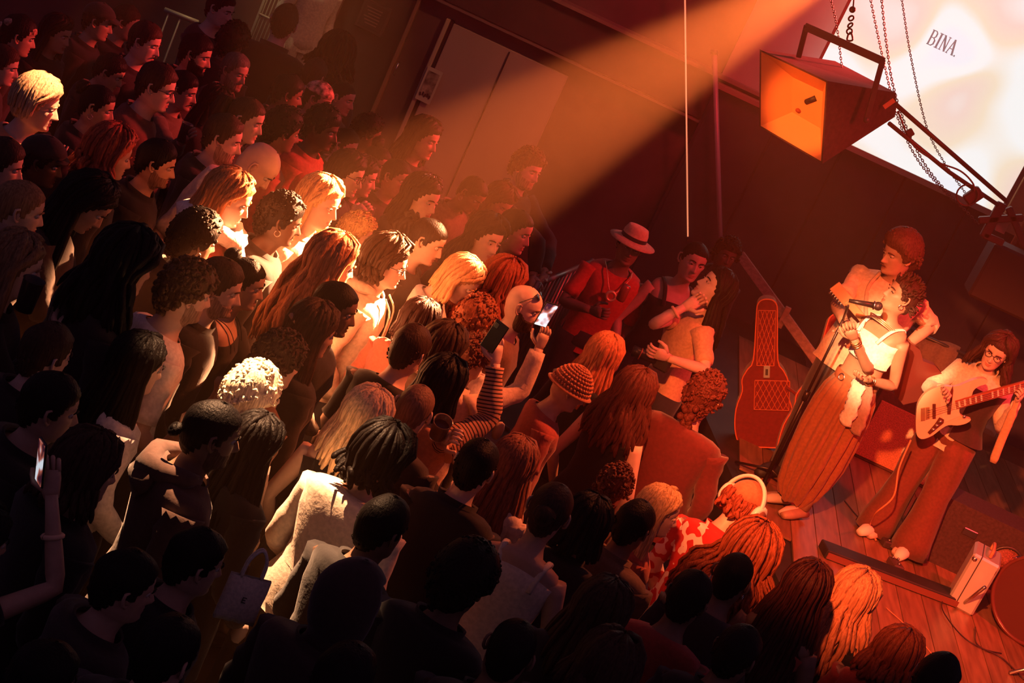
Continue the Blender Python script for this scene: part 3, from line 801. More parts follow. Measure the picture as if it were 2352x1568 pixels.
    if st == 'short': hb = xh(cap_mb(G0, rng, .012, .016, .35, 70, g('shift', 0), top=.008)).addm(curls_mb(rng, H, G0, 90, .010, .012, g('shift', 0) + .008, rad=.006, turns=.3))
    elif st == 'buzz': hb = xh(cap_mb(G0, rng, .003, .02, .1, 70, g('shift', 0)))
    elif st == 'slick': hb = xh(cap_mb(G0, rng, .008, .012, .1, 90, g('shift', 0)))
    elif st == 'bun':
        hb = xh(cap_mb(G0, rng, .008, .012, .12, 90, g('shift', 0)))
        bp = g('bunpos', (0, -.115, .07)); b2 = MB().ball(bp, g('bunr', .045), 12, 8); b2.torus(np.array(bp), g('bunr', .045) * .8, .016, 14, 6, R=rotx(1.0)); hb.addm(xh(b2))
    elif st == 'pony':
        hb = xh(cap_mb(G0, rng, .009, .012, .12, 90))
        p0 = Rh @ np.array([0, -.115, .055]) + th
        for k in range(16):
            q = rng.normal(size=3) * .016
            L = g('hlen', .3) * rng.uniform(.8, 1.05)
            hb.tube([p0 + q * .3, p0 + q + np.array([0, -.035, .0]), p0 + q * 1.6 + np.array([0, -.05, -L * .4]), p0 + q * 1.6 + np.array([0, -.03, -L * .75]), p0 + q + np.array([0, -.02, -L])], [.012, .016, .016, .013, .004], 5)
    elif st == 'swept': hb = xh(cap_mb(G0, rng, .020, .018, .3, 45, g('shift', 0), top=.02)).addm(locks_mb(rng, H, 46, .02, .011, 0, 1, .6, .2, off=.018, segs=2, kmin=.3))
    elif st == 'curly': hb = xh(cap_mb(G0, rng, g('ht', .026), .03, .3, 60, g('shift', 0))).addm(curls_mb(rng, H, G0, 170, .026, g('ht', .026), g('shift', 0), low=.012, rad=.0095))
    elif st == 'afro': hb = xh(cap_mb(G0, rng, g('ht', .055), .045, .12, 70, g('shift', 0), top=.01)).addm(curls_mb(rng, H, G0, 150, .018, g('ht', .055) * 1.6, g('shift', 0) + .01, rad=.008))
    elif st == 'twists': hb = xh(cap_mb(G0, rng, .012, .015, .2, 60)).addm(curls_mb(rng, H, G0, 120, .035, .012, .006, rad=.0085, turns=.35, stretch=1.15))
    elif st in ('long', 'wavy', 'curlylong', 'bob', 'braids', 'crimp'):
        L = g('hlen', .32)
        hb = xh(cap_mb(G0, rng, .016, .012, .15, 80, top=.004))
        if st == 'long': hb.addm(locks_mb(rng, H, 64, L, .016, .002, 1, off=.012))
        elif st == 'bob': hb.addm(locks_mb(rng, H, 56, g('hlen', .10), .016, .0, 1, off=.014, kmin=.92, ends=.6))
        elif st == 'wavy': hb.addm(locks_mb(rng, H, 70, L, .017, .013, 1.1, off=.014, spread=1.5))
        elif st == 'crimp': hb.addm(locks_mb(rng, H, 90, L, .013, .008, 3.5, off=.022, spread=3.2, segs=14, sides=4))
        elif st == 'curlylong': hb.addm(locks_mb(rng, H, 80, L, .014, .016, 2.4, off=.024, spread=2.2, segs=10, sides=4)).addm(curls_mb(rng, H, G0, 70, .024, .02))
        elif st == 'braids': hb.addm(locks_mb(rng, H, 84, L, .010, .004, 5, off=.012, segs=10, sides=4, ends=.8))
    elif st == 'under': hb = xh(cap_mb(G0, rng, .010, .012, .2, 60)).addm(locks_mb(rng, H, 60, g('hlen', .07), .012, .014, 2.4, off=.012, spread=1.5, under=1, segs=6))
    elif st == 'hood':
        def hm_(phi, G_): a = np.abs(np.degrees(phi)); return np.where(G_[..., 2] > .085, 1.0, _sm((a - 58) / 14)) * _sm((G_[..., 2] + .22) / .03)
        hb = xh(cap_mb(G0, rng, .034, .02, .18, 30, maskfn=hm_, top=.012)); hn = 'hood'
    elif st == 'crochet':
        hb = xh(cap_mb(G0, rng, .018, .012, .05, 60, maskfn=lambda p, q: _sm((q[..., 2] - .02 - .02 * np.cos(p)) / .01))); hn = 'crochet_cap'
        cc = MB()
        for i in range(9):
            al = math.radians(12 + i * 9.5); nn = int(6 + 30 * math.sin(al))
            for j in range(nn):
                cc.ball(scalp(j / nn * 6.283 + i * .4, al, .024), .0105, 6, 4)
        hb.addm(xh(cc))
        br = MB().lathe((0, 0, 0), [(.09, .028), (.105, .02), (.135, .006), (.132, .0), (.10, .012), (.088, .02)], 28); hb.addm(xh(br.xf(M4(np.diag([.92, 1.1, 1]), (0, -.01, 0)))))
    if hb is not None:
        hmat = cloth(g('hcol')) if hn != 'hair' else hm
        hb.obj(hn, hmat, root, True)
    if g('beard'):
        def bm_(phi, G_):
            a = np.abs(np.degrees(phi)); z = G_[..., 2]
            m = _sm((np.interp(a, [0, 14, 30, 60, 85, 180], [-.052, -.052, -.050, -.045, -.01, -.2]) - z) / .008) * _sm((z + .128) / .006) * (a < 90)
            lipz = (np.abs(G_[..., 0]) < .022) & (z > -.087) & (z < -.062)
            return np.where(lipz, 0, m) * (G_[..., 1] > -.02)
        xh(cap_mb(G0, rng, g('beard'), .01, .3, 140, maskfn=bm_)).obj('beard', hm if g('beard') > .004 else hairm(tuple(.45 * p_ + .55 * q_ for p_, q_ in zip(g('skin'), g('hcol', K)))), root, True)
    if g('tache'):
        b = MB(); b.tube([toh2 for toh2 in [Rh @ np.array(q) + th for q in ((-.024, .090, -.066), (-.012, .0975, -.060), (0, .0995, -.0585), (.012, .0975, -.060), (.024, .090, -.066))]], [.003, .006, .006, .006, .003], 6); b.obj('moustache', hm, root, True)
    hat = g('hat')
    if hat:
        hmt = cloth(g('hatcol', (.02, .015, .015))); b = MB()
        if hat in ('cap', 'flat'):
            b = cap_mb(G0, rng, .020 if hat == 'cap' else .026, .01, .04, 30, maskfn=lambda p, q: _sm((q[..., 2] - .035 - .018 * np.cos(p)) / .008))
            pol = [(math.sin(t) * .082, .062 + math.cos(t) * (.085 if hat == 'cap' else .06)) for t in np.linspace(-1.45, 1.45, 12)]
            b.prism(pol, .007, M4(rotx(-.16), (0, 0, .058)))
        elif hat == 'straw':
            b.lathe((0, -.008, .05), [(.168, -.022), (.172, -.016), (.12, -.006), (.094, .004), (.090, .05), (.075, .085), (.03, .095), (.001, .095)], 28)
            b.xf(M4(np.diag([.93, 1.08, 1]), (0, 0, 0)))
        elif hat == 'bandana':
            b = cap_mb(G0, rng, .012, .01, .25, 50, maskfn=lambda p, q: _sm((q[..., 2] - .028) / .008))
            b.ball((0, -.125, .03), (.022, .02, .018), 8, 5)
        o = xh(b).obj({'cap': 'baseball_cap', 'flat': 'flat_cap', 'straw': 'straw_hat', 'bandana': 'bandana'}[hat], hmt if hat != 'bandana' else mat('bandana_print', (.5, .28, .2), .8, nscale=28, namt=.95), root, True)
        if hat == 'straw': xh(MB().lathe((0, -.008, .05), [(.0955, .004), (.0945, .03)], 28).xf(M4(np.diag([.935, 1.085, 1]), (0, 0, 0)))).obj('hat_band', cloth((.02, .01, .01)), o, True)
        if hat == 'cap': xh(MB().ball((0, -.01, .138), .009, 8, 5)).obj('cap_button', hmt, o, True)
    gl = g('glasses')
    if gl:
        b = MB(); y0, z0 = (.094, .0) if gl == 'eyes' else (.086, .085)
        Rg = rotx(0) if gl == 'eyes' else rotx(.75)
        c0 = np.array([0, .0, 0]) if gl == 'eyes' else np.array([0, -.030, .020])
        T_ = lambda q: Rh @ (Rg @ np.array(q) + c0) + th
        if gl != 'eyes': y0, z0 = .112, .0
        for sx in (-1, 1):
            b.tube([T_((sx * .034 + .024 * math.cos(a), y0 - .004 * abs(math.cos(a)), z0 + .019 * math.sin(a))) for a in np.linspace(0, 6.283, 15)], .0022, 5, cap=False)
            b.tube([T_((sx * .058, y0 - .004, z0 + .006)), T_((sx * .077, y0 - .03, z0 + .008)), T_((sx * .082, y0 - .10, z0 + .006))], .002, 5)
        b.tube([T_((-.010, y0, z0 + .004)), T_((0, y0 + .003, z0 + .007)), T_((.010, y0, z0 + .004))], .002, 5)
        gr = b.obj('glasses', mat('glasses_frame', (.015, .012, .012), .3), root, True)
        if gl == 'sun':
            l = MB()
            for sx in (-1, 1): l.ball(T_((sx * .034, y0 - .001, z0)), (.023, .002, .018), 10, 6, R=Rh @ Rg)
            l.obj('lens', mat('dark_lens', (.01, .008, .008), .1), gr, True)
    if g('ring'):
        for sx in (-1, 1): MB().torus(Rh @ np.array([sx * .084, -.008, -.05]) + th, .015, .0022, 14, 5, R=Rh @ roty(math.pi / 2)).obj('earring', mat('silver', (.8, .75, .7), .25, 1.0), root, True)
    # ---------------- clothes
    top = g('top', 'tee'); tc = cloth(g('tcol', (.02, .018, .02))) if not g('tmat') else g('tmat')
    thick = {'tee': .012, 'jacket': .026, 'hoodie': .030, 'coat': .034, 'vest': .008, 'sweater': .026, 'shirt': .016}[top]
    if top:
        b = MB(); Tg = T.copy(); rows = list(range(4 if g('crop') else 1, 6 if top == 'vest' else len(T)))
        ph = rng.uniform(0, 6.28, 6); Vs = []
        for i in rows:
            ctr = np.array([0, -.006, 0]); P = Tg[i]; d = P - ctr; d[:, 2] = 0; d /= np.linalg.norm(d, axis=1)[:, None] + 1e-9
            wr = .005 * np.sin(PHI * 5 + ph[0] + P[:, 2] * 22) + .004 * np.sin(PHI * 9 + ph[1] - P[:, 2] * 35) + .004 * np.sin(P[:, 2] * 60 + ph[2] + 2 * np.sin(PHI * 2))
            k = thick * (1.0 if i < 7 else .8) + (wr * (1 if top != 'vest' else .3) if i < 7 else wr * .4)
            q = P + d * k[:, None]; q[:, 2] += thick * (.55 if i >= 6 else 0)
            Vs.append(q)
        # drop the hem
        hem = Vs[0] + np.array([0, 0, (.01 if g('crop') else -.03) if top != 'coat' else -.28]); hem[:, :2] *= 1.05
        Vs = [hem] + Vs
        if top == 'vest':
            e = Tg[6].copy(); e[:, :2] *= 1.06; e[:, 2] -= .025 - .03 * np.abs(np.cos(PHI)) ** 3; Vs.append(e); e2 = e.copy(); e2[:, :2] *= .9; Vs.append(e2)
        vneck = g('vneck', 0)
        nk = G[0].copy() if top not in ('vest',) else None
        if nk is not None:
            d = nk - np.array([0, .0, 0]); d[:, 2] = 0; d /= np.linalg.norm(d, axis=1)[:, None]
            sc = g('neck', 1.0)
            nk = nk + d * (thick * .5 + .006 * sc); nk[:, 2] += .006
            Vs.append(bendinv(nk) if False else nk)
        A = np.array(Vs)
        sh_ = A.shape
        if lean:
            A2 = bend(A[:-1] if nk is not None else A).reshape(-1, NPHI, 3)
            A = np.concatenate([A2, A[-1:]]) if nk is not None else A2
        if top == 'vest':
            pass
        if nk is not None and top in ('jacket', 'coat', 'shirt', 'hoodie'):
            c2 = A[-1].copy(); m_ = c2.mean(0); c2 = m_ + (c2 - m_) * 1.02; c2[:, 2] += .028; c3 = m_ + (c2 - m_) * .9; c3[:, 2] -= .005
            A = np.concatenate([A, c2[None], c3[None]])
        b.add(A.reshape(-1, 3), grid_faces(len(A), NPHI), 0)
        slv = g('sleeve', {'tee': .45, 'jacket': 1.0, 'hoodie': 1.0, 'coat': 1.0, 'vest': 0, 'sweater': 1.0, 'shirt': 1.0}[top])
        if slv > 0:
            for sx in (-1, 1):
                pts = arms[sx]; n_ = len(pts); fine = []
                L_ = np.concatenate([[0], np.cumsum(np.linalg.norm(np.diff(pts, axis=0), axis=1))]); L_ /= L_[-1]
                us = np.linspace(0, slv if slv < 1 else .97, 14 if slv >= .8 else 8)
                cp = np.stack([np.interp(us, L_, pts[:, k]) for k in range(3)], 1)
                rr = np.interp(us, L_, ARM_R) + thick * (.55 if top == 'tee' else .6) + (.012 * us if top == 'tee' else 0) + rng.uniform(-.003, .004, len(us)) * (2 if top != 'tee' else 1)
                rr[0] += .012
                b.tube(cp, rr, 12, 1 if g('slvmat') else 0, along=bool(g('slvmat')), cap=True, lump=.03)
        if top == 'hoodie' and st != 'hood':
            b.tube([(.07, .03, 1.44), (.105, -.03, 1.45), (.09, -.10, 1.445), (0, -.145, 1.42), (-.09, -.10, 1.445), (-.105, -.03, 1.45), (-.07, .03, 1.44)], [.02, .034, .042, .05, .042, .034, .02], 8, 0)
            b.tube([(0, -.12, 1.43), (0, -.16, 1.36), (0, -.15, 1.29)], [.09, .10, .02], 10, 0, flat=.4, side=(1, 0, 0))
        nm = {'tee': 't_shirt', 'vest': 'tank_top'}.get(top, top)
        so = b.obj(nm, [tc, g('slvmat')] if g('slvmat') else tc, root, True)
        if g('straps') or top == 'vest':
            for sx in (-1, 1):
                MB().tube(bez(bend([(.085 * sx, .122, 1.29), (.095 * sx, .088, 1.355), (.10 * sx, .045, 1.396), (.10 * sx, -.01, 1.412), (.095 * sx, -.07, 1.412), (.085 * sx, -.100, 1.36), (.08 * sx, -.108, 1.30)]), 4), .014 if g('straps') != 'thin' else .005, 6, flat=.35).obj('strap', cloth(g('strapcol', g('tcol', (.02, .018, .02)))), so, True)
    bc = cloth(g('bcol', (.018, .018, .024)))
    if not g('nobottom'):
        key = (g('bcol', 0))
        if key not in _LEG:
            b = MB()
            for sx in (-1, 1):
                b.tube(leg_pts(sx), [.112, .112, .098, .078, .074, .066, .068], 10, 0)
            b.tube([(0, 0, .80), (0, -.004, .86), (0, -.006, .96)], [.10, .185, .172], 16, 0, flat=.68, side=(1, 0, 0))
            me = b.obj('trousers', bc, smooth=True, mesh_only=True)
            _LEG[key] = [me] + [MB().tube([(.10 * sx, -.085, .045), (.10 * sx, -.06, .055), (.10 * sx, .02, .06), (.107 * sx, .12, .045), (.112 * sx, .20, .03)], [.03, .048, .052, .050, .028], 8, 0, flat=.85).obj('shoe', mat('shoe_black', (.02, .02, .02), .6), smooth=True, mesh_only=True) for sx in (-1, 1)]
        link('trousers', _LEG[key][0], root); link('shoe', _LEG[key][1], root); link('shoe', _LEG[key][2], root)
    return root, H, arms, G

def to_local(root, p):
    return np.array(root.matrix_world.inverted() @ Vector(p))
# ------------------------------------------------------------------ the crowd
K = (.006, .0045, .0042); BR = (.045, .024, .014); MB_ = (.09, .05, .028); AU = (.20, .065, .025); RD = (.24, .05, .025); BL = (.55, .36, .17); WB = (.80, .68, .50); GR = (.10, .085, .08)
S1 = (.62, .42, .33); S2 = (.45, .28, .20); S3 = (.20, .11, .07); S4 = (.085, .045, .03)
BLK = (.009, .0075, .009); DK = (.026, .019, .02); WH = (.75, .70, .66); CR = (.62, .52, .42); RED = (.35, .05, .035); BRN = (.13, .06, .04); OLV = (.12, .085, .05); GRY = (.22, .20, .20); ORG = (.6, .25, .12)
PEOPLE = []
def P(cx, cy, h, a, label, **k): PEOPLE.append((cx, cy, h, a, label, k))
HOLD = ((.25, .10, 1.10), (.08, .28, 1.20), .8)
HOLDL = ((-.25, .10, 1.10), (-.08, .28, 1.20), .8)

# back rows, top left
P(45, 82, 92, 95, 'dim person with pale headband at the upper left corner', hair='short', hcol=K, skin=S2, top='jacket', tcol=DK, hat='bandana')
P(133, 78, 82, 60, 'dim long-faced person standing second from the upper left corner', hair='long', hcol=K, skin=S2, fem=1, top='jacket', tcol=BLK)
P(8, 150, 82, 80, 'pale face cut by the left edge, above the man with flash-lit hair', hair='short', hcol=BR, skin=S1, top='tee', tcol=DK)
P(228, 50, 78, 80, 'person in dark brimmed cap far back near the top edge', hat='cap', hatcol=DK, hair='short', hcol=K, skin=S2, top='jacket', tcol=BLK)
P(290, 52, 80, 80, 'dim red-lit person behind the man with a moustache', hair='short', hcol=BR, skin=S2, top='jacket', tcol=BLK)
P(335, 98, 90, 68, 'moustached man with short hair looking right, far back', hair='short', hcol=BR, skin=S1, tache=1, top='jacket', tcol=BLK)
P(255, 165, 80, 78, 'young dark-haired man glancing down behind the woman in striped track jacket', hair='short', hcol=K, skin=S2, hp=12, top='jacket', tcol=BLK)
P(452, 125, 92, 75, 'bearded man with dark hair and high collar, far back', hair='short', hcol=K, skin=S2, beard=.007, top='coat', tcol=DK)
P(535, 95, 82, 150, 'dark shaggy head directly above the grizzled older man', hair='curly', hcol=K, skin=S3, top='jacket', tcol=BLK)
P(540, 165, 92, 52, 'grizzled older man with receding hair and lined face', hair='short', hcol=GR, shift=.012, skin=S2, beard=.003, top='shirt', tcol=BRN)
P(225, 245, 95, 80, 'woman with pulled-back hair in black track jacket with three white stripes', hair='bun', hcol=K, skin=S2, fem=1, top='jacket', tcol=BLK, ring=1)
P(362, 200, 112, 80, 'tall man in round glasses with short swept hair', hair='short', hcol=BR, skin=S1, glasses='eyes', top='shirt', tcol=BRN)
P(420, 208, 78, 75, 'man with thin moustache half hidden behind the man in glasses', hair='short', hcol=K, skin=S2, tache=1, top='jacket', tcol=OLV, hands=1, arms_px=dict(R=((392, 352, -.30), (416, 326, -.36)), L=None))
P(497, 240, 78, 52, 'woman in dark long hair peeking over the man in black jacket', hair='long', hcol=K, skin=S3, fem=1, top='jacket', tcol=BLK)
P(568, 275, 92, 72, 'woman with brown tied-back hair beside the bald man', hair='pony', hcol=BR, skin=S1, fem=1, top='jacket', tcol=BLK)
P(515, 318, 108, 80, 'man with receding short hair and goatee in black jacket', hair='short', hcol=BR, shift=.012, skin=S1, beard=.002, top='jacket', tcol=BLK)
P(88, 238, 128, 85, 'man with flash-lit swept blond hair at the left edge', hair='swept', hcol=(.5, .33, .2), skin=S1, top='tee', tcol=ORG, straps=1, strapcol=BLK)
P(100, 372, 104, 82, 'dark-skinned man in a black flat cap', hat='flat', hair='short', hcol=K, skin=S4, top='coat', tcol=BLK)
P(6, 378, 112, 84, 'red-lit profile cut by the left edge beside the flat cap', hair='short', hcol=BR, skin=S1, top='jacket', tcol=BLK)
P(258, 355, 108, 105, 'person with glowing red curly hair in front of the striped jacket', hair='curlylong', hlen=.08, hcol=(.35, .08, .04), skin=S2, fem=1, top='jacket', tcol=BLK)
P(362, 375, 118, 86, 'man with short black hair and stubble in black jacket, mid left', hair='short', hcol=K, skin=S2, beard=.002, top='jacket', tcol=BLK)
P(600, 360, 112, 80, 'bald man bowing his head, lit orange, in pale tee', hair=None, skin=S1, hp=24, lean=14, top='tee', tcol=CR)
P(530, 455, 122, 84, 'woman with long straight ginger hair and bright white scarf', hair='long', hlen=.30, hcol=(.5, .2, .08), skin=S1, fem=1, hp=6, top='jacket', tcol=RED, scarf=1)
P(210, 455, 142, 85, 'dark-haired woman looking down at her hands, left side', hair='long', hcol=K, skin=S2, fem=1, hp=28, top='coat', tcol=DK, armR=((.24, .12, 1.12), (.02, .33, 1.22), .7), armL=((-.24, .12, 1.12), (-.04, .33, 1.20), .7))
P(48, 480, 130, 96, 'woman with slicked-back blond hair at the left edge', hair='slick', hcol=(.28, .15, .07), skin=S1, fem=1, top='coat', tcol=BLK)
P(38, 610, 150, 92, 'long-haired blond woman holding a dark cup at the left edge', hair='long', hlen=.30, hcol=(.22, .12, .06), skin=S1, fem=1, top='coat', tcol=BLK, armR=((.2, .16, 1.18), (.06, .27, 1.40), .8))
P(452, 550, 118, 118, 'person with dense black afro below the ginger-haired woman', hair='afro', ht=.038, hcol=K, skin=S3, ring=1, top='jacket', tcol=BLK)
P(648, 505, 132, 98, 'tall dark-skinned man in a long black coat, mid crowd', hair='afro', ht=.02, hcol=K, skin=S4, top='coat', tcol=BLK, wide=1.1, ring=1)
P(432, 670, 142, 112, 'man with curly brown hair and lit neck in white tee', hair='curly', ht=.016, hcol=(.10, .06, .03), skin=S1, beard=.003, top='tee', tcol=WH)
P(505, 660, 118, 86, 'bearded man squeezed behind the curly man in white tee', hair='short', hcol=BR, skin=S1, beard=.004, top='jacket', tcol=BLK)
P(562, 650, 122, 86, 'woman with dark updo and bare shoulders in strappy black top', hair='bun', bunpos=(0, -.10, .10), hcol=K, skin=S2, fem=1, ring=1, top='vest', straps='thin', tcol=BLK)
P(738, 465, 122, 66, 'brightly lit blond woman with sunglasses pushed up on her hair', hair='long', hlen=.22, hcol=BL, skin=S1, fem=1, glasses='sun', top='shirt', tcol=CR)
P(768, 605, 138, 112, 'woman with long wavy ginger hair glowing in the spotlight', hair='wavy', hlen=.42, hcol=(.55, .24, .10), skin=S1, fem=1, top='shirt', tcol=CR)
P(822, 535, 80, 95, 'small light curly head behind the wavy ginger hair', hair='curly', hcol=BL, skin=S1, top='tee', tcol=CR)
P(893, 605, 132, 85, 'man with dark curls and thin glasses in cream hoodie', hair='curlylong', hlen=.06, hcol=(.035, .018, .01), skin=S1, glasses='eyes', top='hoodie', tcol=CR, cords=1)
P(985, 552, 118, 76, 'woman with black tied hair in black short-sleeved tee', hair='pony', hlen=.14, hcol=K, skin=S1, fem=1, hp=8, top='tee', tcol=BLK, sleeve=.4)
P(1066, 635, 110, 82, 'woman with smooth fair bob looking down in the light', hair='bob', hlen=.11, hcol=(.45, .24, .11), skin=S1, fem=1, hp=26, top='tee', tcol=WH)
P(1157, 650, 98, 135, 'woman with long dark red curls beside the bald man', hair='curlylong', hlen=.24, hcol=RD, skin=S1, fem=1, top='tee', tcol=RED)
P(1205, 705, 104, 82, 'bald bearded man with glasses on his head and brown tee', hair=None, skin=S1, beard=.006, hcol=BR, glasses='sun', top='tee', tcol=BRN)
P(1118, 548, 108, 46, 'woman with big dark wavy hair staring at the camera side', hair='wavy', hlen=.26, hcol=K, skin=S1, fem=1, top='jacket', tcol=BLK)
P(1185, 530, 100, 70, 'woman with slick bun and silver earring smiling', hair='slick', hcol=K, skin=S2, fem=1, ring=1, top='jacket', tcol=BLK)
P(972, 455, 102, 56, 'woman with black shoulder-length hair and glinting hair clips', hair='bob', hlen=.16, hcol=K, skin=S1, fem=1, top='jacket', tcol=BLK, clips=1)
P(1213, 388, 104, 52, 'tall curly-haired man in dark jacket leaning on the barrier', hair='curly', ht=.022, hcol=MB_, skin=S1, beard=.003, top='jacket', tcol=DK, hands=1, arms_px=dict(R=((1235, 560, -.25), (1225, 632, -.35)), L=((1262, 560, .05), (1250, 625, -.25))))
P(1088, 442, 78, 60, 'woman with parted dark hair looking down in the haze', hair='slick', hcol=K, skin=S3, fem=1, hp=22, ring=1, top='jacket', tcol=OLV)
P(1152, 460, 78, 52, 'woman in pale scarf looking down in front of the tall curly man', hair='wavy', hlen=.16, hcol=BR, skin=S2, fem=1, hp=22, top='jacket', tcol=OLV)
P(800, 400, 92, 70, 'dark-haired woman in glasses with hand at her chin', hair='bob', hlen=.10, hcol=K, skin=S1, fem=1, glasses='eyes', top='jacket', tcol=BLK, armR=((.22, .10, 1.15), (.05, .19, 1.40), .9))
P(832, 405, 86, 78, 'woman with long dark hair behind the woman in glasses', hair='long', hcol=K, skin=S1, fem=1, top='jacket', tcol=BLK)
P(866, 375, 88, 58, 'woman with dark topknot and open pale jacket', hair='bun', bunpos=(0, -.06, .135), hcol=K, skin=S2, fem=1, top='shirt', tcol=(.45, .25, .15))
P(910, 408, 76, 60, 'small dark-haired woman clasping her hands, beneath the wall panel', hair='slick', hcol=K, skin=S2, fem=1, top='jacket', tcol=DK, armR=((.22, .12, 1.12), (.04, .24, 1.30), .9), armL=((-.22, .12, 1.12), (-.04, .24, 1.30), .9))
P(742, 295, 108, 74, 'dark-skinned man with flat-top hair in red jacket', hair='afro', ht=.02, hcol=K, skin=S4, top='jacket', tcol=(.4, .07, .05))
P(733, 228, 82, 70, 'person in a printed bandana looking right', hair='slick', hat='bandana', hcol=K, skin=S2, top='jacket', tcol=BLK)
P(787, 225, 76, 66, 'man with cropped hair right of the printed bandana', hair='buzz', hcol=K, skin=S2, top='jacket', tcol=BLK)
P(662, 215, 84, 100, 'dark round head in front of the black-clad man by the stairs', hair='short', hcol=K, skin=S3, top='jacket', tcol=BLK, phone=1)
P(652, 300, 100, 110, 'bushy dark head beside the bald man, red jacket open', hair='afro', ht=.025, hcol=K, skin=S3, top='jacket', tcol=(.38, .07, .05))
P(793, 335, 66, 68, 'short forehead just showing above the woman in glasses', hair='short', hcol=K, skin=S1, top='jacket', tcol=BLK)
P(772, 122, 92, 175, 'dark curly-haired person seen from behind by the door post', hair='curlylong', hlen=.1, hcol=K, skin=S3, top='coat', tcol=BLK)
P(722, 172, 70, 150, 'head with lit crown below the door post', hair='short', hcol=BR, skin=S2, top='jacket', tcol=BLK)
P(652, 52, 86, 176, 'broad man in black seen from behind near the stairs', hair='short', hcol=BR, skin=S1, top='coat', tcol=BLK, wide=1.15)
P(975, 318, 96, 62, 'long-haired person fading into the haze by the poster', hair='long', hlen=.25, hcol=K, skin=S2, fem=1, top='coat', tcol=BLK)
P(846, 305, 82, 100, 'dark round afro below the long door edge', hair='afro', ht=.025, hcol=K, skin=S3, top='jacket', tcol=BLK)
P(508, 22, 80, 60, 'person with orange-lit arms leaning on the stair rail', hair='short', hcol=K, skin=S1, top='tee', tcol=DK, armR=((.3, .1, 1.15), (.1, .3, 1.2), .6), armL=((-.34, .1, 1.2), (-.2, .3, 1.2), .6))
P(762, -82, 74, 30, 'pale-shirted person on the stairs, head cut off by the top edge', hair='short', hcol=BR, skin=S1, top='shirt', tcol=(.62, .52, .34), bcol=(.45, .38, .25), base=.5, s=1.0)
# side of the stage
P(1448, 565, 88, 12, 'person in straw hat, red top and round medallion', hair='short', hcol=K, hat='straw', hatcol=(.5, .33, .2), skin=S3, top='tee', tcol=(.45, .05, .04), medal=1, bottle=1, armR=((-.0 + .26, .1, 1.1), (.10, .26, 1.16), .9))
P(1592, 600, 92, 22, 'woman with tied hair in black wide-necked top', hair='slick', hcol=K, skin=S2, fem=1, top='vest', tcol=BLK, straps=1)
P(1668, 585, 74, 20, 'dim person in the dark behind the long-haired camera woman', hair='curly', hcol=K, skin=S4, top='jacket', tcol=BLK)
P(1640, 660, 96, -66, 'long-haired woman in tan tee with hand at her mouth and camera at hip', hair='long', hlen=.3, hcol=K, skin=S1, fem=1, hp=-22, top='tee', tcol=(.5, .3, .17), sleeve=.42, hands=1, base=.25, arms_px=dict(R=((1500, 745, -.25), (1572, 705, -.20)), L=((1620, 850, -.35), (1535, 822, -.45))))
# in front of the stage
P(1388, 815, 98, 150, 'person with long straight red-blond hair seen from behind', hair='long', hlen=.26, hcol=(.42, .14, .06), skin=S1, fem=1, top='tee', tcol=BLK)
P(1312, 892, 96, 105, 'person in a knitted crochet cap with small brim', hair='crochet', hcol=(.42, .14, .06), skin=S2, top='tee', tcol=(.3, .05, .04), hp=10)
P(1458, 900, 104, 160, 'person with long dark wavy hair and bare lit shoulder', hair='wavy', hlen=.30, hcol=(.09, .025, .018), skin=S1, fem=1, top='vest', straps=1, tcol=BLK)
P(1618, 908, 112, 168, 'woman with curly ponytail in wide red knit sweater', hair='curly', ht=.018, hcol=(.10, .025, .018), skin=S2, fem=1, top='sweater', tcol=(.10, .012, .012), wide=1.25, tail=1)
P(1712, 1155, 112, 150, 'person in orange cap and white headphones, red floral shirt', hair='under', hlen=.05, hcol=(.25, .06, .03), skin=S1, hat='cap', hatcol=(.45, .16, .08), capback=1, headphones=1, top='shirt', floral=1, hp=18)
P(1516, 1175, 98, 104, 'blond person with smooth hair beside the floral shirt', hair='long', hlen=.24, hcol=BL, skin=S1, fem=1, top='tee', tcol=(.45, .10, .06))
P(1725, 1268, 135, 165, 'person with very long crimped red hair near the stage edge', hair='crimp', hlen=.34, hcol=(.26, .07, .03), skin=S2, fem=1, top='tee', tcol=(.5, .12, .06))
P(1580, 1372, 130, 172, 'round black head between the crimped hair and olive shirt', hair='short', hcol=K, skin=S3, top='tee', tcol=(.3, .04, .03))
P(1682, 1325, 100, 170, 'dark cropped head with earring in front of the crimped hair', hair='buzz', hcol=K, skin=S3, ring=1, top='tee', tcol=DK)
P(1852, 1350, 135, 168, 'person with long thin black braids at the stage edge', hair='braids', hlen=.48, hcol=(.05, .014, .012), skin=S3, fem=1, top='vest', tcol=RED, straps=1)
P(1965, 1365, 130, 160, 'person with long wavy golden hair at the stage edge', hair='wavy', hlen=.42, hcol=(.42, .18, .09), skin=S1, fem=1, top='jacket', tcol=BLK)
P(2062, 1500, 110, 155, 'person with tousled red-brown hair at the bottom right', hair='wavy', hlen=.12, hcol=(.16, .04, .02), skin=S1, top='tee', tcol=RED)
P(2150, 1560, 118, 160, 'dark head rising at the bottom edge below the wooden stage', hair='short', hcol=K, skin=S2, top='jacket', tcol=BLK)
P(1455, 1205, 112, 158, 'man with cropped black hair in rumpled olive shirt', hair='short', hcol=K, skin=S3, top='shirt', tcol=(.14, .085, .05), wide=1.12)
P(1345, 1198, 118, 168, 'smooth black-haired person left of the olive shirt', hair='bob', hlen=.1, hcol=K, skin=S2, fem=1, top='jacket', tcol=BLK)
P(1262, 1172, 92, 175, 'small head with tight bun above a pale halter top', hair='bun', bunpos=(0, -.12, .02), bunr=.04, hcol=BR, skin=S2, fem=1, top='vest', tcol=CR, straps=1)
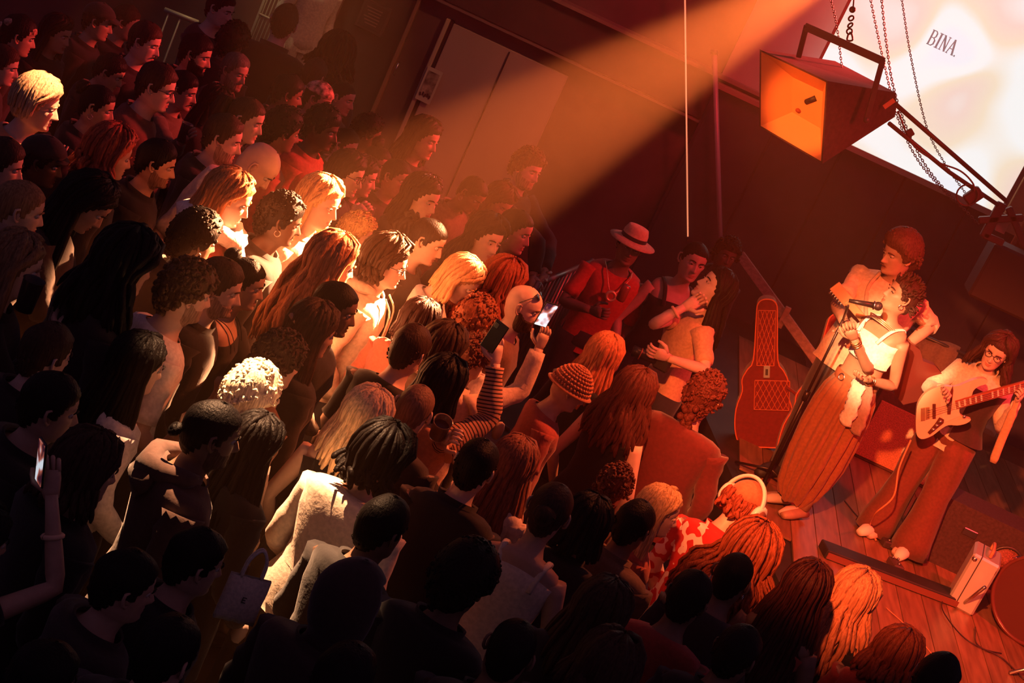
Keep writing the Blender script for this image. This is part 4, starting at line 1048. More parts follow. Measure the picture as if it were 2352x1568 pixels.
P(1180, 1062, 132, 165, 'woman with long straight auburn hair over a white tee', hair='long', hlen=.42, hcol=(.22, .08, .045), skin=S1, fem=1, top='tee', tcol=CR)
P(1092, 1070, 120, 168, 'man with neat black hair and pale ear, centre', hair='short', hcol=K, skin=S1, top='jacket', tcol=BLK)
P(952, 938, 124, 168, 'man with shaved head seen from behind in black tee', hair='buzz', hcol=(.2, .11, .07), skin=S1, top='tee', tcol=DK)
P(842, 955, 124, 162, 'woman with straight pale blond hair seen from behind', hair='long', hlen=.20, hcol=(.75, .55, .33), skin=S1, fem=1, top='vest', tcol=BLK, straps='thin')
P(878, 1050, 134, 150, 'woman with dark curls in a wide cream sweater', hair='curlylong', hlen=.06, hcol=K, skin=S1, fem=1, hy=-20, top='sweater', tcol=(.82, .70, .56), wide=1.3)
P(942, 802, 116, 150, 'man with short dark hair and bare nape in black tee', hair='short', hcol=BR, skin=S1, top='tee', tcol=BLK)
P(965, 738, 108, 145, 'dark smooth head above the short-haired man, red-brown jacket', hair='bob', hlen=.08, hcol=(.03, .012, .01), skin=S2, fem=1, top='jacket', tcol=(.3, .08, .05))
P(1020, 800, 96, 140, 'wavy brown head right of the short-haired man', hair='wavy', hlen=.1, hcol=BR, skin=S1, fem=1, top='tee', tcol=BRN)
P(1018, 880, 112, 150, 'sleek dark-haired person in striped top filming with raised phone', hair='bob', hlen=.1, hcol=K, skin=S1, fem=1, top='sweater', slvmat=1, tcol=(.5, .22, .12), hands=1, arms_px=dict(R=((1120, 965, .05), (1138, 835, .12)), L=((985, 1035, .0), (1022, 1010, -.18))))
P(1085, 822, 98, 135, 'person with tight curls and ear bud in pale denim jacket filming', hair='curly', ht=.018, hcol=(.14, .045, .025), skin=S2, top='jacket', tcol=(.62, .42, .30), hands=1, arms_px=dict(R=((1195, 900, .05), (1238, 800, .10)), L=None))
P(1092, 732, 88, 150, 'person with fluffy copper curls in front of the fair bob', hair='curly', ht=.028, hcol=(.28, .09, .04), skin=S2, top='tee', tcol=WH)
P(722, 760, 128, 120, 'woman with long brown hair held by a clip', hair='long', hlen=.26, hcol=(.05, .022, .015), skin=S2, fem=1, top='coat', tcol=BLK, clip=1)
P(772, 708, 122, 86, 'woman with tightly scraped black hair and earring, profile', hair='slick', hcol=K, skin=S3, fem=1, ring=1, top='coat', tcol=BLK)
P(642, 830, 138, 128, 'person with tousled brown hair in olive jacket with strap', s=1.0, hair='curly', ht=.02, hcol=(.075, .042, .025), skin=S1, top='jacket', tcol=(.16, .09, .05))
P(578, 905, 118, 150, 'person with bleached curls blazing white in the spotlight', s=1.06, hair='curly', ht=.034, hcol=WB, skin=S1, fem=1, top='jacket', tcol=(.2, .1, .06))
P(490, 995, 142, 108, 'man with shaved sides and tiny tail bun in brown hoodie', hair='bun', bunpos=(0, -.135, -.02), bunr=.02, hcol=K, skin=S3, beard=.003, top='hoodie', tcol=(.09, .045, .035))
P(322, 838, 145, 118, 'woman with very long black hair beside a white shirt', hair='long', hlen=.50, hcol=K, skin=S1, fem=1, top='shirt', tcol=WH)
P(590, 1020, 138, 135, 'woman with long black hair down her back, beside the tail bun', hair='long', hlen=.46, hcol=K, skin=S1, fem=1, top='coat', tcol=BLK)
P(108, 812, 142, 128, 'dim short-haired man under the cup-holding woman', hair='short', hcol=BR, skin=S1, top='coat', tcol=BLK)
P(118, 935, 160, 102, 'dim man with rim-lit cheek at the left', hair='short', hcol=K, skin=S2, top='coat', tcol=BLK)
P(205, 1075, 165, 118, 'dim tousled head right of the raised phone', hair='wavy', hlen=.10, hcol=BR, skin=S2, top='coat', tcol=BLK)
P(292, 605, 148, 122, 'dim bushy-haired person behind the very long black hair', hair='wavy', hlen=.2, hcol=K, skin=S2, fem=1, top='coat', tcol=DK)
P(800, 1385, 185, 140, 'person in a dark hood with glowing rim, bottom centre', hair='hood', hcol=(.03, .016, .016), skin=S2, top='hoodie', tcol=(.03, .016, .016), wide=1.1)
P(880, 1210, 150, 140, 'dark head with rim-lit edge in front of the cream sweater', hair='short', hcol=K, skin=S3, top='jacket', tcol=BLK)
P(1065, 1330, 185, 160, 'huge dark fluffy head, bottom centre', hair='afro', ht=.04, hcol=K, skin=S3, top='coat', tcol=BLK)
P(1172, 1492, 138, 178, 'dark round head with red-lit ears at the bottom edge', hair='buzz', hcol=K, skin=S3, top='jacket', tcol=BLK)
P(290, 1345, 178, 112, 'bottom left head with rim-lit cheek', hair='short', hcol=K, skin=S2, top='coat', tcol=(.03, .02, .02))
P(382, 1500, 185, 150, 'dark round head on the bottom edge, left', hair='short', hcol=K, skin=S2, top='coat', tcol=BLK)
P(-45, 1240, 160, 120, 'person off the left edge raising a phone on a long arm', hair='long', hlen=.2, hcol=K, skin=S2, fem=1, top='tee', tcol=BLK, sleeve=.2, hands=1, arms_px=dict(R=((128, 1350, .1), (118, 1135, .15)), L=None))
P(1382, 1400, 150, 160, 'dim long-haired head below the olive shirt', hair='long', hlen=.24, hcol=BR, skin=S1, fem=1, top='coat', tcol=BLK)
P(1398, 1530, 160, 165, 'dim tousled head on the bottom edge, right of the red-lit ears', hair='wavy', hlen=.1, hcol=BR, skin=S2, top='jacket', tcol=BLK)
P(1690, 1500, 135, 165, 'black head on the bottom edge beside the braids', hair='short', hcol=K, skin=S3, top='jacket', tcol=BLK)
P(452, 1290, 165, 118, 'dim head between the brown hoodie and the bottom left heads', hair='short', hcol=K, skin=S2, top='coat', tcol=BLK)
P(790, 1560, 170, 150, 'dark crown just above the bottom edge, centre', hair='short', hcol=K, skin=S2, top='coat', tcol=BLK)
P(1410, 1115, 88, 170, 'low dim reddish head behind the smooth black hair', hair='curly', ht=.012, hcol=(.10, .03, .02), skin=S2, top='tee', tcol=RED)
P(100, 1560, 175, 130, 'dim head on the bottom edge at the far left', hair='short', hcol=K, skin=S2, top='coat', tcol=(.05, .025, .02))

# ---- solve positions: the ray gives the direction, the floor and a human height the distance
_n = len(PEOPLE); _rz = np.zeros(_n); S_ = np.zeros(_n); RAYS = []; BASE = np.zeros(_n)
for i, (cx, cy, h, a, lb, k) in enumerate(PEOPLE):
    r = ray(cx, cy); RAYS.append(r); BASE[i] = k.get('base', 0.0)
    t = (CAM[2] - BASE[i]) / (-r[2] + 1.6 * h / (FPX * .25)); S_[i] = k.get('s', np.clip(h * t / (FPX * .25), .90, 1.12))
RAYS = np.array(RAYS); S0 = S_.copy()
def _pos(S): t = (CAM[2] - BASE - 1.6 * S) / (-RAYS[:, 2]); return CAM + RAYS * t[:, None]
YU = np.array([(q[0] - 1176) * math.sin(ROLL) - (q[1] - 784) * math.cos(ROLL) for q in PEOPLE])
for it in range(200):
    Pn = _pos(S_)[:, :2]; g_ = np.zeros(_n)
    D = Pn[:, None] - Pn[None]; dist = np.linalg.norm(D, axis=2) + np.eye(_n) * 9
    for i, j in np.argwhere(dist < .40):
        # closer to the camera = taller
        sgn = 1 if YU[i] > YU[j] else -1          # the lower one in view stands nearer
        g_[i] -= sgn * (.40 - dist[i, j]) * .05
    S_ = np.clip(S_ + g_ + (S0 - S_) * .01, .87, 1.15)
POS = _pos(S_)
rngs = np.random.default_rng
CROWD = {}
STRIPED = stripes_mat('striped_knit', (.55, .26, .15), (.035, .012, .012), 55)
def floral_mat():
    m = mat('floral_print', (.5, .03, .03), .85); nt = m.node_tree; b = nt.nodes['Principled BSDF']
    tc = nt.nodes.new('ShaderNodeTexCoord'); v = nt.nodes.new('ShaderNodeTexNoise'); v.inputs['Scale'].default_value = 16; v.inputs['Detail'].default_value = 1
    cr = nt.nodes.new('ShaderNodeValToRGB'); cr.color_ramp.interpolation = 'CONSTANT'
    cr.color_ramp.elements[0].color = (.5, .03, .03, 1); cr.color_ramp.elements[1].color = (.8, .72, .66, 1); cr.color_ramp.elements[1].position = .53
    L = nt.links.new; L(tc.outputs['Object'], v.inputs['Vector']); L(v.outputs[0], cr.inputs[0]); L(cr.outputs[0], b.inputs['Base Color']); return m

for i, (cx, cy, h, a, lb, k) in enumerate(PEOPLE):
    s = S_[i]; hp_ = POS[i]; az = math.atan2(hp_[0], hp_[1]); A = math.radians(a)
    tow = np.array([-math.sin(az), -math.cos(az)]); rgt = np.array([math.cos(az), -math.sin(az)])
    d = math.cos(A) * tow + math.sin(A) * rgt; rz = math.atan2(d[1], d[0]) - math.pi / 2
    rng = rngs(1000 + i)
    # the head centre sits a little forward of the body axis
    hp = math.radians(k.get('hp', 0)); ln = math.radians(k.get('lean', 0)); fw = .035 + .05 * math.sin(max(hp, 0)) + .14 * math.sin(hp) + .5 * math.sin(ln)
    loc = (hp_[0] - d[0] * fw * s, hp_[1] - d[1] * fw * s, BASE[i])
    k = dict(k)
    if k.get('slvmat'): k['slvmat'] = STRIPED
    if k.get('floral'): k['tmat'] = floral_mat()
    if 'arms_px' in k:
        inv = np.linalg.inv(np.array(Matrix.Translation(loc) @ Matrix.Rotation(rz, 4, 'Z') @ Matrix.Scale(s, 4)))
        for sd, v in k['arms_px'].items():
            if v is None: continue
            pe = at_y(v[0][0], v[0][1], hp_[1] + v[0][2]); pw = at_y(v[1][0], v[1][1], hp_[1] + v[1][2])
            le, lw = (inv @ np.append(q, 1) for q in (pe, pw))
            k['arm' + sd] = (le[:3], lw[:3], .7, (-1 if sd == 'R' else 1, .3, .2))
    root, H, arms, G = make_person(loc, rz, s, k, rng, lb)
    CROWD[i] = (root, H, arms, s, rz, loc)
    Rh, th = H; tw = lambda q, o=root, Rh=Rh, th=th: Rh @ np.asarray(q, float) + th
    if k.get('clip'):
        MB().tube([tw((-.04, -.12, .03)), tw((0, -.135, .05)), tw((.04, -.12, .03))], [.008, .013, .008], 6).obj('hair_clip', mat('clip_shell', (.55, .3, .15), .3), root, True)
    if k.get('clips'):
        r2 = rngs(5)
        for q in range(14):
            MB().ball(tw(scalp(r2.uniform(-.6, 2.2), r2.uniform(.25, .7), .03)), r2.uniform(.004, .007), 6, 4).obj('hair_clip', mat('silver', (.8, .75, .7), .25, 1.0), root, True)
    if k.get('medal'):
        b = MB().torus((0, .16, 1.27), .030, .011, 18, 6, R=rotx(math.pi / 2)); b.tube(bez([(.10, -.02, 1.43), (.08, .09, 1.40), (.03, .145, 1.31), (0, .158, 1.30), (-.03, .145, 1.31), (-.08, .09, 1.40), (-.10, -.02, 1.43)], 4), .004, 5)
        b.obj('medallion', mat('medal_brass', (.8, .5, .28), .4, .6), root, True)
    if k.get('scarf'):
        b = MB(); b.tube(bez([(-.11, -.02, 1.46), (-.06, .12, 1.45), (.03, .16, 1.43), (.10, .08, 1.45), (.10, -.06, 1.47), (0, -.12, 1.47), (-.11, -.02, 1.46)], 5), .042, 9, lump=.18); b.tube(bez([(-.02, .15, 1.42), (.0, .21, 1.33), (-.02, .20, 1.22)], 4), [.045] * 8 + [.02], 9, flat=.5, lump=.15)
        b.obj('scarf', cloth((.82, .78, .74)), root, True)
    if k.get('cords'):
        b = MB()
        for sx in (-1, 1): b.tube(bez([(.05 * sx, .10, 1.43), (.06 * sx, .155, 1.35), (.055 * sx, .165, 1.15)], 4), .005, 5)
        b.obj('hood_cord', cloth((.75, .65, .5)), root, True)
    if k.get('tail'):
        b = MB(); r2 = rngs(9)
        for q in range(26): b.ball(tw((r2.normal() * .022, -.125 + r2.normal() * .015, -.05 - .12 * r2.uniform())), r2.uniform(.016, .026), 7, 5)
        b.obj('ponytail', hairm(k['hcol']), root, True)
    if k.get('headphones'):
        b = MB(); R_ = rotx(-.2)
        b.tube([tw((.122 * math.sin(t), -.02 - .03 * math.cos(t * .5), (.150 * math.cos(t) + .002))) for t in np.linspace(-1.45, 1.45, 19)], .010, 8, flat=1.6)
        hb_ = b.obj('headband', mat('white_plastic', (.8, .76, .72), .35), root, True)
        for sx in (-1, 1): MB().torus(tw((.112 * sx, -.02, .0)), .042, .019, 20, 8, R=Rh @ roty(math.pi / 2)).obj('ear_cushion', mat('white_plastic', (.8, .76, .72), .35), root, True)
        for sx in (-1, 1): MB().lathe(tw((.124 * sx, -.02, .0)), [(.036, -.012), (.040, 0), (.034, .014), (.001, .016)], 16, R=Rh @ roty(math.pi / 2 * sx)).obj('ear_cup', mat('cup_brown', (.18, .06, .04), .4), root, True)
    if lb.startswith('woman with pulled-back hair in black track'):
        b = MB()
        for sx in (1,):
            pts = arms[sx]
            for q in (-.020, 0, .020):
                b.tube(pts[0:4] + np.array([.072 * sx, q - .012, .012]) + np.array([[0, 0, .015], [.006, 0, 0], [.002, 0, 0], [0, 0, 0]]) * sx, .0058, 5)
        b.obj('sleeve_stripe', cloth((.8, .5, .35)), root, True)
# ------------------------------------------------------------------ the band
def stage_person(feet, head, a, label, spec, seed, base=.70):
    r = ray(*head); f = at_z(*feet, base) if not isinstance(feet, float) else CAM + r * (feet / r[1])
    f[2] = base
    t = (f[1] - CAM[1]) / r[1]; hd = CAM + r * t; s = (hd[2] - base) / 1.62
    az = math.atan2(f[0], f[1]); A = math.radians(a)
    tow = np.array([-math.sin(az), -math.cos(az)]); rgt = np.array([math.cos(az), -math.sin(az)])
    d = math.cos(A) * tow + math.sin(A) * rgt; rz = math.atan2(d[1], d[0]) - math.pi / 2
    loc = (hd[0] - d[0] * .03, f[1] - d[1] * .03, base)
    Mw = np.array(Matrix.Translation(loc) @ Matrix.Rotation(rz, 4, 'Z') @ Matrix.Scale(s, 4)); inv = np.linalg.inv(Mw)
    loc_of = lambda px, py, dy: (inv @ np.append(at_y(px, py, f[1] + dy), 1))[:3]
    spec = dict(spec)
    for sd, v in spec.pop('arms_px').items():
        spec['arm' + sd] = (loc_of(*v[0]), loc_of(*v[1]), v[2], v[3])
    root, H, arms, G = make_person(loc, rz, s, spec, rngs(seed), label)
    return root, H, arms, s, loc_of, Mw, f

# --- singer
sg_, H, arms, s, loc_of, Mw, f = stage_person((1852, 1196), (2068, 672), -34, 'singer with short twisted hair in white crop top and baggy pleated trousers',
    dict(fem=1, skin=(.34, .19, .12), hair='twists', hcol=(.05, .02, .015), hy=-30, hp=-8, closed=1, top='vest', crop=1, tcol=(.8, .77, .73), straps=1, ring=1, nobottom=1, hands=1,
         arms_px=dict(R=((1995, 852, -.12), (1962, 778, -.30), .9, (.5, .3, .6)), L=((2052, 888, -.02), (1992, 872, -.22), .6, (0, -.6, .6)))), 71)
SING = sg_
n = 96; ph = np.arange(n) * 2 * math.pi / n; rows = []
prof = [(1.035, .142, .115), (1.0, .150, .122), (.93, .172, .135), (.80, .188, .15), (.62, .192, .16), (.45, .186, .16), (.30, .165, .15), (.19, .14, .135), (.12, .11, .11), (.09, .09, .095)]
for i, (z, wx, wy) in enumerate(prof):
    u = i / (len(prof) - 1); amp = .15 * min(1, i / 2) * (1 - .3 * u)
    pl = 1 + amp * 1.15 * (2 * np.abs(np.sin(ph * 8 + .7 * math.sin(u * 4) + .6 * np.sin(ph * 3 + u * 2))) ** .7 - 1.3) + .04 * np.sin(ph * 5 + u * 4) + .03 * np.sin(ph * 23 + u * 9) * min(1, i / 2)
    rows.append(np.stack([np.cos(ph) * wx * pl, np.sin(ph) * wy * pl, z + .012 * np.sin(ph * 5 + i)], 1))
b = MB(); b.add(np.concatenate(rows), grid_faces(len(rows), n)); b.v[0][:, 2] *= .955; b.obj('pleated_trousers', cloth((.25, .08, .03)), sg_, True)
b = MB(); b.lathe((0, 0, 0), [(.150, .955), (.156, .97), (.156, 1.0), (.150, 1.02)], 40); b.xf(M4(np.diag([1, .82, 1]), (0, 0, 0))); bl = b.obj('belt', mat('belt_leather', (.32, .10, .045), .45), sg_, True)
MB().torus((.02, .132, .985), .022, .005, 16, 6, R=rotx(math.pi / 2)).obj('buckle', mat('silver', (.8, .75, .7), .25, 1.0), bl, True)
b = MB(); b.tube(bez([(-.10, .115, 1.05), (-.14, .14, .95), (-.16, .13, .84), (-.15, .12, .74)], 5), [.03] + [.05] * 14 + [.03], 12, flat=.35, lump=.2); b.obj('hip_cloth', cloth((.70, .60, .50)), sg_, True)
b = MB(); b.tube(bez([(-.14, .10, 1.04), (-.19, .09, .93), (-.21, .07, .80), (-.20, .06, .72)], 5), [.03] + [.055] * 14 + [.04], 12, flat=.35, lump=.15); b.obj('hip_cloth', cloth((.30, .16, .12)), sg_, True)
b = MB()
for z in (.0, .010, .02): b.torus((0, .03, 1.40 - z), .105 - z * .4, .004, 26, 5, R=rotx(.35))
b.tube(bez([(.08, .10, 1.36), (.05, .125, 1.22), (.0, .13, 1.14)], 5), .004, 5); b.obj('necklace', mat('beads', (.8, .6, .4), .3, .5), sg_, True)
for sx in (1, -1):
    W = arms[sx][-1]; E = arms[sx][4]
    for k in (.05, .10, .16): MB().torus(W + (E - W) * k, .031, .004, 16, 5, R=frame((1, 0, .2), np.cross((E - W), (1, 0, .2)))).obj('bracelet', mat('gold', (.85, .55, .25), .25, 1), sg_, True)
for sx in (-1, 1): MB().tube([(.07 * sx, -.06, .035), (.07 * sx, .0, .05), (.08 * sx, .10, .04), (.085 * sx, .17, .025)], [.03, .042, .04, .022], 8, flat=.8).obj('shoe', mat('pale_shoe', (.6, .45, .35), .6), sg_, True)

# --- microphone on its stand
mb_ = at_z(1752, 1112, .70); st = tag(empty('microphone_stand', mb_), 'black straight microphone stand in front of the singer', 'stand')
ty = f[1] - .32
mp = at_y(1948, 702, ty) - mb_; pk = at_y(1936, 735, (mb_[1] + ty) / 2) - mb_
M_ST = mat('stand_black', (.03, .02, .02), .35, .5)
MB().tube([(0, 0, .0), pk * .55], .013, 8).obj('lower_tube', M_ST, st, True)
MB().tube([pk * .5, pk], .009, 8).obj('upper_tube', M_ST, st, True)
MB().tube([pk * .53, pk * .58], .02, 10).obj('clutch', M_ST, st, True)
MB().tube([pk, mp], .008, 8).obj('boom', M_ST, st, True)
for k in range(3):
    a_ = k * 2.094 + .4; MB().tube([(0, 0, .12), (.26 * math.cos(a_), .26 * math.sin(a_), .012)], .009, 6).obj('leg', M_ST, st, True)
mw = at_y(2022, 704, ty); m0 = at_y(1950, 690, ty); mc = tag(empty('microphone', m0), 'black vocal microphone held up to the mouth of the singer', 'microphone')
d = (mw - m0); MB().tube([np.zeros(3), d * .3, d * .8], [.012, .015, .02], 12).obj('handle', M_ST, mc, True)
MB().ball(d * .93, .028, 12, 9).obj('grille', mat('mic_grille', (.05, .03, .03), .5, .6, nscale=200, namt=.6), mc, True)
MB().torus(d * .80, .024, .005, 16, 6, R=frame((0, 1, 0), np.cross(d, (0, 1, 0)))).obj('collar', M_STEEL, mc, True)

# --- guitarist behind
gt, H, arms, s, loc_of, Mw, f2 = stage_person(11.25, (2084, 578), -22, 'guitarist in tan shirt with bushy hair looking down behind the singer',
    dict(skin=(.36, .20, .13), hair='afro', ht=.042, hcol=(.09, .03, .02), shift=.006, hp=16, hy=-22, tache=1, top='shirt', tcol=(.60, .40, .26), sleeve=.42, wide=1.2, hands=1, bcol=(.05, .04, .04),
         arms_px=dict(R=((1922, 700, -.15), (1938, 738, -.38), .8, (1, .2, .3)), L=((2140, 745, .0), (2075, 800, -.25), .8, (1, .5, .3)))), 72)
MB().tube(bez([(.08, .05, 1.44), (.06, .14, 1.32), (-.06, .15, 1.12), (-.16, .10, 1.0)], 6), .012, 6, flat=.3).obj('shirt_placket', cloth((.45, .28, .18)), gt, True)
n0 = at_y(1946, 690, f2[1] - .40); n1 = at_y(2040, 800, f2[1] - .28); n2 = at_y(2085, 850, f2[1] - .25)
eg = tag(empty('electric_guitar', n0), 'electric guitar half hidden behind the singer', 'guitar'); d = n1 - n0; R_ = frame(d, (0, -1, 0)); L_ = np.linalg.norm(d)
MB().box(d / 2, (L_, .022, .05), R=np.stack([R_[:, 0], R_[:, 1], R_[:, 2]], 1), bev=.004).obj('neck', mat('maple', (.5, .26, .12), .4), eg)
MB().box(-R_[:, 0] * .06, (.16, .016, .075), R=R_, bev=.004).obj('headstock', mat('maple', (.5, .26, .12), .4), eg)
for k in range(6): MB().tube([-R_[:, 0] * (.01 + k * .022) + R_[:, 2] * .03, -R_[:, 0] * (.01 + k * .022) + R_[:, 2] * .058], .006, 6).obj('tuning_peg', M_STEEL, eg, True)
bp = [(.0, .06), (.06, .13), (.16, .15), (.24, .12), (.32, .16), (.42, .16), (.46, .08), (.46, -.08), (.42, -.16), (.32, -.16), (.24, -.12), (.16, -.15), (.06, -.13), (0, -.06)]
MB().prism(bp, .045, M4(np.stack([R_[:, 0], R_[:, 2], -R_[:, 1]], 1), d * .95 + R_[:, 1] * .02)).obj('guitar_body', mat('guitar_red', (.10, .02, .015), .25), eg)

# --- bassist
bs, H, arms, s, loc_of, Mw, f3 = stage_person((2062, 1262), (2294, 795), -14, 'bass player with long dark hair and thin glasses in cream shirt',
    dict(fem=1, skin=S1, hair='wavy', hlen=.16, hcol=(.05, .02, .018), hy=8, hp=16, hr=-6, glasses='eyes', top='shirt', tcol=(.72, .56, .42), hands=1, bcol=(.30, .07, .04), nobottom=1,
         arms_px=dict(R=((2132, 890, -.02), (2166, 896, -.30), .7, (0, .6, -.5)), L=((2300, 985, -.05), (2336, 925, -.26), .9, (0, .5, .6)))), 73)
b = MB()
b.add((torso_grid(1, 1.34) * np.array([1, 1, 1]))[2:7].reshape(-1, 3), grid_faces(5, NPHI)); b.f = [q for q in b.f if np.mean([b.v[0][i][0] for i in q]) < -.03 and np.mean([b.v[0][i][1] for i in q]) > -.2]; b.m = [0] * len(b.f); b.obj('dark_waistcoat', cloth((.05, .02, .022)), bs, True)
b = MB()
for sx in (-1, 1):
    b.tube([(.085 * sx, -.01, .92), (.10 * sx, 0, .78), (.115 * sx, .012, .62), (.12 * sx, .02, .48), (.13 * sx, .005, .32), (.14 * sx, .0, .15), (.145 * sx, .0, .03)], [.118, .12, .11, .10, .11, .13, .145], 16, lump=.05)
b.tube([(0, 0, .80), (0, -.004, .88), (0, -.006, 1.02)], [.10, .185, .16], 16, flat=.68, side=(1, 0, 0)); b.obj('flared_trousers', cloth((.17, .04, .024)), bs, True)
for sx in (-1, 1):
    MB().tube([(.14 * sx, -.05, .04), (.14 * sx, .05, .055), (.15 * sx, .16, .045), (.16 * sx, .24, .03)], [.035, .048, .05, .03], 10, flat=.8).obj('shoe', mat('white_shoe', (.8, .72, .62), .5), bs, True)
MB().tube(bez([loc_of(2345, 895, -.28), loc_of(2325, 950, -.3), loc_of(2300, 1010, -.3), loc_of(2280, 1062, -.3)], 5), [.02] * 5 + [.03] * 10 + [.024], 8, flat=.3).obj('hanging_sleeve', cloth((.55, .30, .16)), bs, True)

yb = f3[1] - .30; g0 = at_y(2165, 950, yb)
ba = tag(empty('bass_guitar', g0), 'pale cream bass guitar with block inlays held by the bass player', 'bass guitar')
C5 = lambda q: (at_y(2040 + q[0] / 5.026, 720 + q[1] / 5.026, yb) - g0)
outl = [(330, 1100), (345, 1040), (400, 950), (470, 890), (560, 850), (640, 835), (760, 850), (850, 820), (990, 762), (1095, 748), (1145, 775), (1130, 812), (1040, 842), (985, 890), (960, 950), (900, 985), (860, 1060), (822, 1100), (830, 1160), (880, 1200), (955, 1222), (900, 1268), (800, 1290), (690, 1288), (600, 1340), (520, 1402), (430, 1442), (370, 1442), (330, 1395), (320, 1300), (322, 1200)]
YZ = np.array([[1, 0, 0], [0, 0, 1], [0, 1, 0]])
sm = bez([C5(q) for q in outl + outl[:1]], 3)[:-1]
pz = lambda pts, h, y: MB().prism([tuple(q[[0, 2]]) for q in pts], h, M4(YZ, (0, y, 0)))
pz(sm, .042, 0).obj('bass_body', mat('bass_cream', (.70, .48, .32), .28), ba)
pz([C5(q) for q in ((600, 870), (960, 800), (900, 960), (800, 1000), (830, 1180), (640, 1260), (600, 1100))], .003, -.003).obj('pickguard', mat('pickguard', (.72, .52, .36), .3), ba)
for q in (((510, 1040), (548, 1040), (548, 1205), (510, 1205)), ((685, 960), (745, 830), (750, 880), (718, 1155), (680, 1155))): pz([C5(p_) for p_ in q], .012, -.012).obj('pickup', mat('pickup_red', (.10, .02, .015), .4), ba)
for q in (((375, 1090), (425, 1080), (425, 1225), (375, 1230)), ((432, 1080), (475, 1075), (475, 1205), (432, 1215))): pz([C5(p_) for p_ in q], .012, -.012).obj('bridge', mat('bridge_gold', (.6, .32, .16), .35, .7), ba)
pz([C5(p_) for p_ in ((590, 1195), (645, 1220), (640, 1260), (480, 1395), (455, 1370), (540, 1270))], .005, -.005).obj('control_plate', mat('pickup_red', (.10, .02, .015), .4), ba)
for q in ((560, 1285), (520, 1330), (600, 1240)): MB().ball(C5(q) + np.array([0, -.012, 0]), .011, 8, 6).obj('knob', M_STEEL, ba, True)
nl, nr_, nr2, nl2 = (770, 1003), (1720, 735), (1720, 838), (785, 1100)
pz([C5(p_) for p_ in (nl, nr_, nr2, nl2)], .022, -.008).obj('neck', mat('fretboard', (.28, .07, .035), .4), ba)
A_, B_ = C5(nl), C5(nr_); A2, B2 = C5(nl2), C5(nr2)
for k in range(15):
    t = .035 + k * .068; w_ = .022 if k < 8 else .016
    if k in (5, 12): continue
    q = [A_ * (1 - t) + B_ * t, A_ * (1 - t - w_) + B_ * (t + w_)]; q2 = [A2 * (1 - t) + B2 * t, A2 * (1 - t - w_) + B2 * (t + w_)]
    c_ = (q[0] + q2[0]) / 2
    pz([q[0] * .85 + q2[0] * .15, q[1] * .85 + q2[1] * .15, q[1] * .15 + q2[1] * .85, q[0] * .15 + q2[0] * .85], .003, -.011).obj('inlay', mat('pearl', (.75, .62, .5), .3), ba)
for k in range(4):
    t = .2 + k * .2; MB().tube([C5((450, 1110 + k * 26)) + (0, -.018, 0), (A_ * (1 - t) + A2 * t) + (0, -.018, 0), (B_ * (1 - t) + B2 * t) + (0, -.018, 0)], .0012, 4).obj('string', M_STEEL, ba, True)
MB().ball(C5((875, 1182)) + (0, -.01, 0), .012, 8, 6).obj('strap_button', M_STEEL, ba, True)

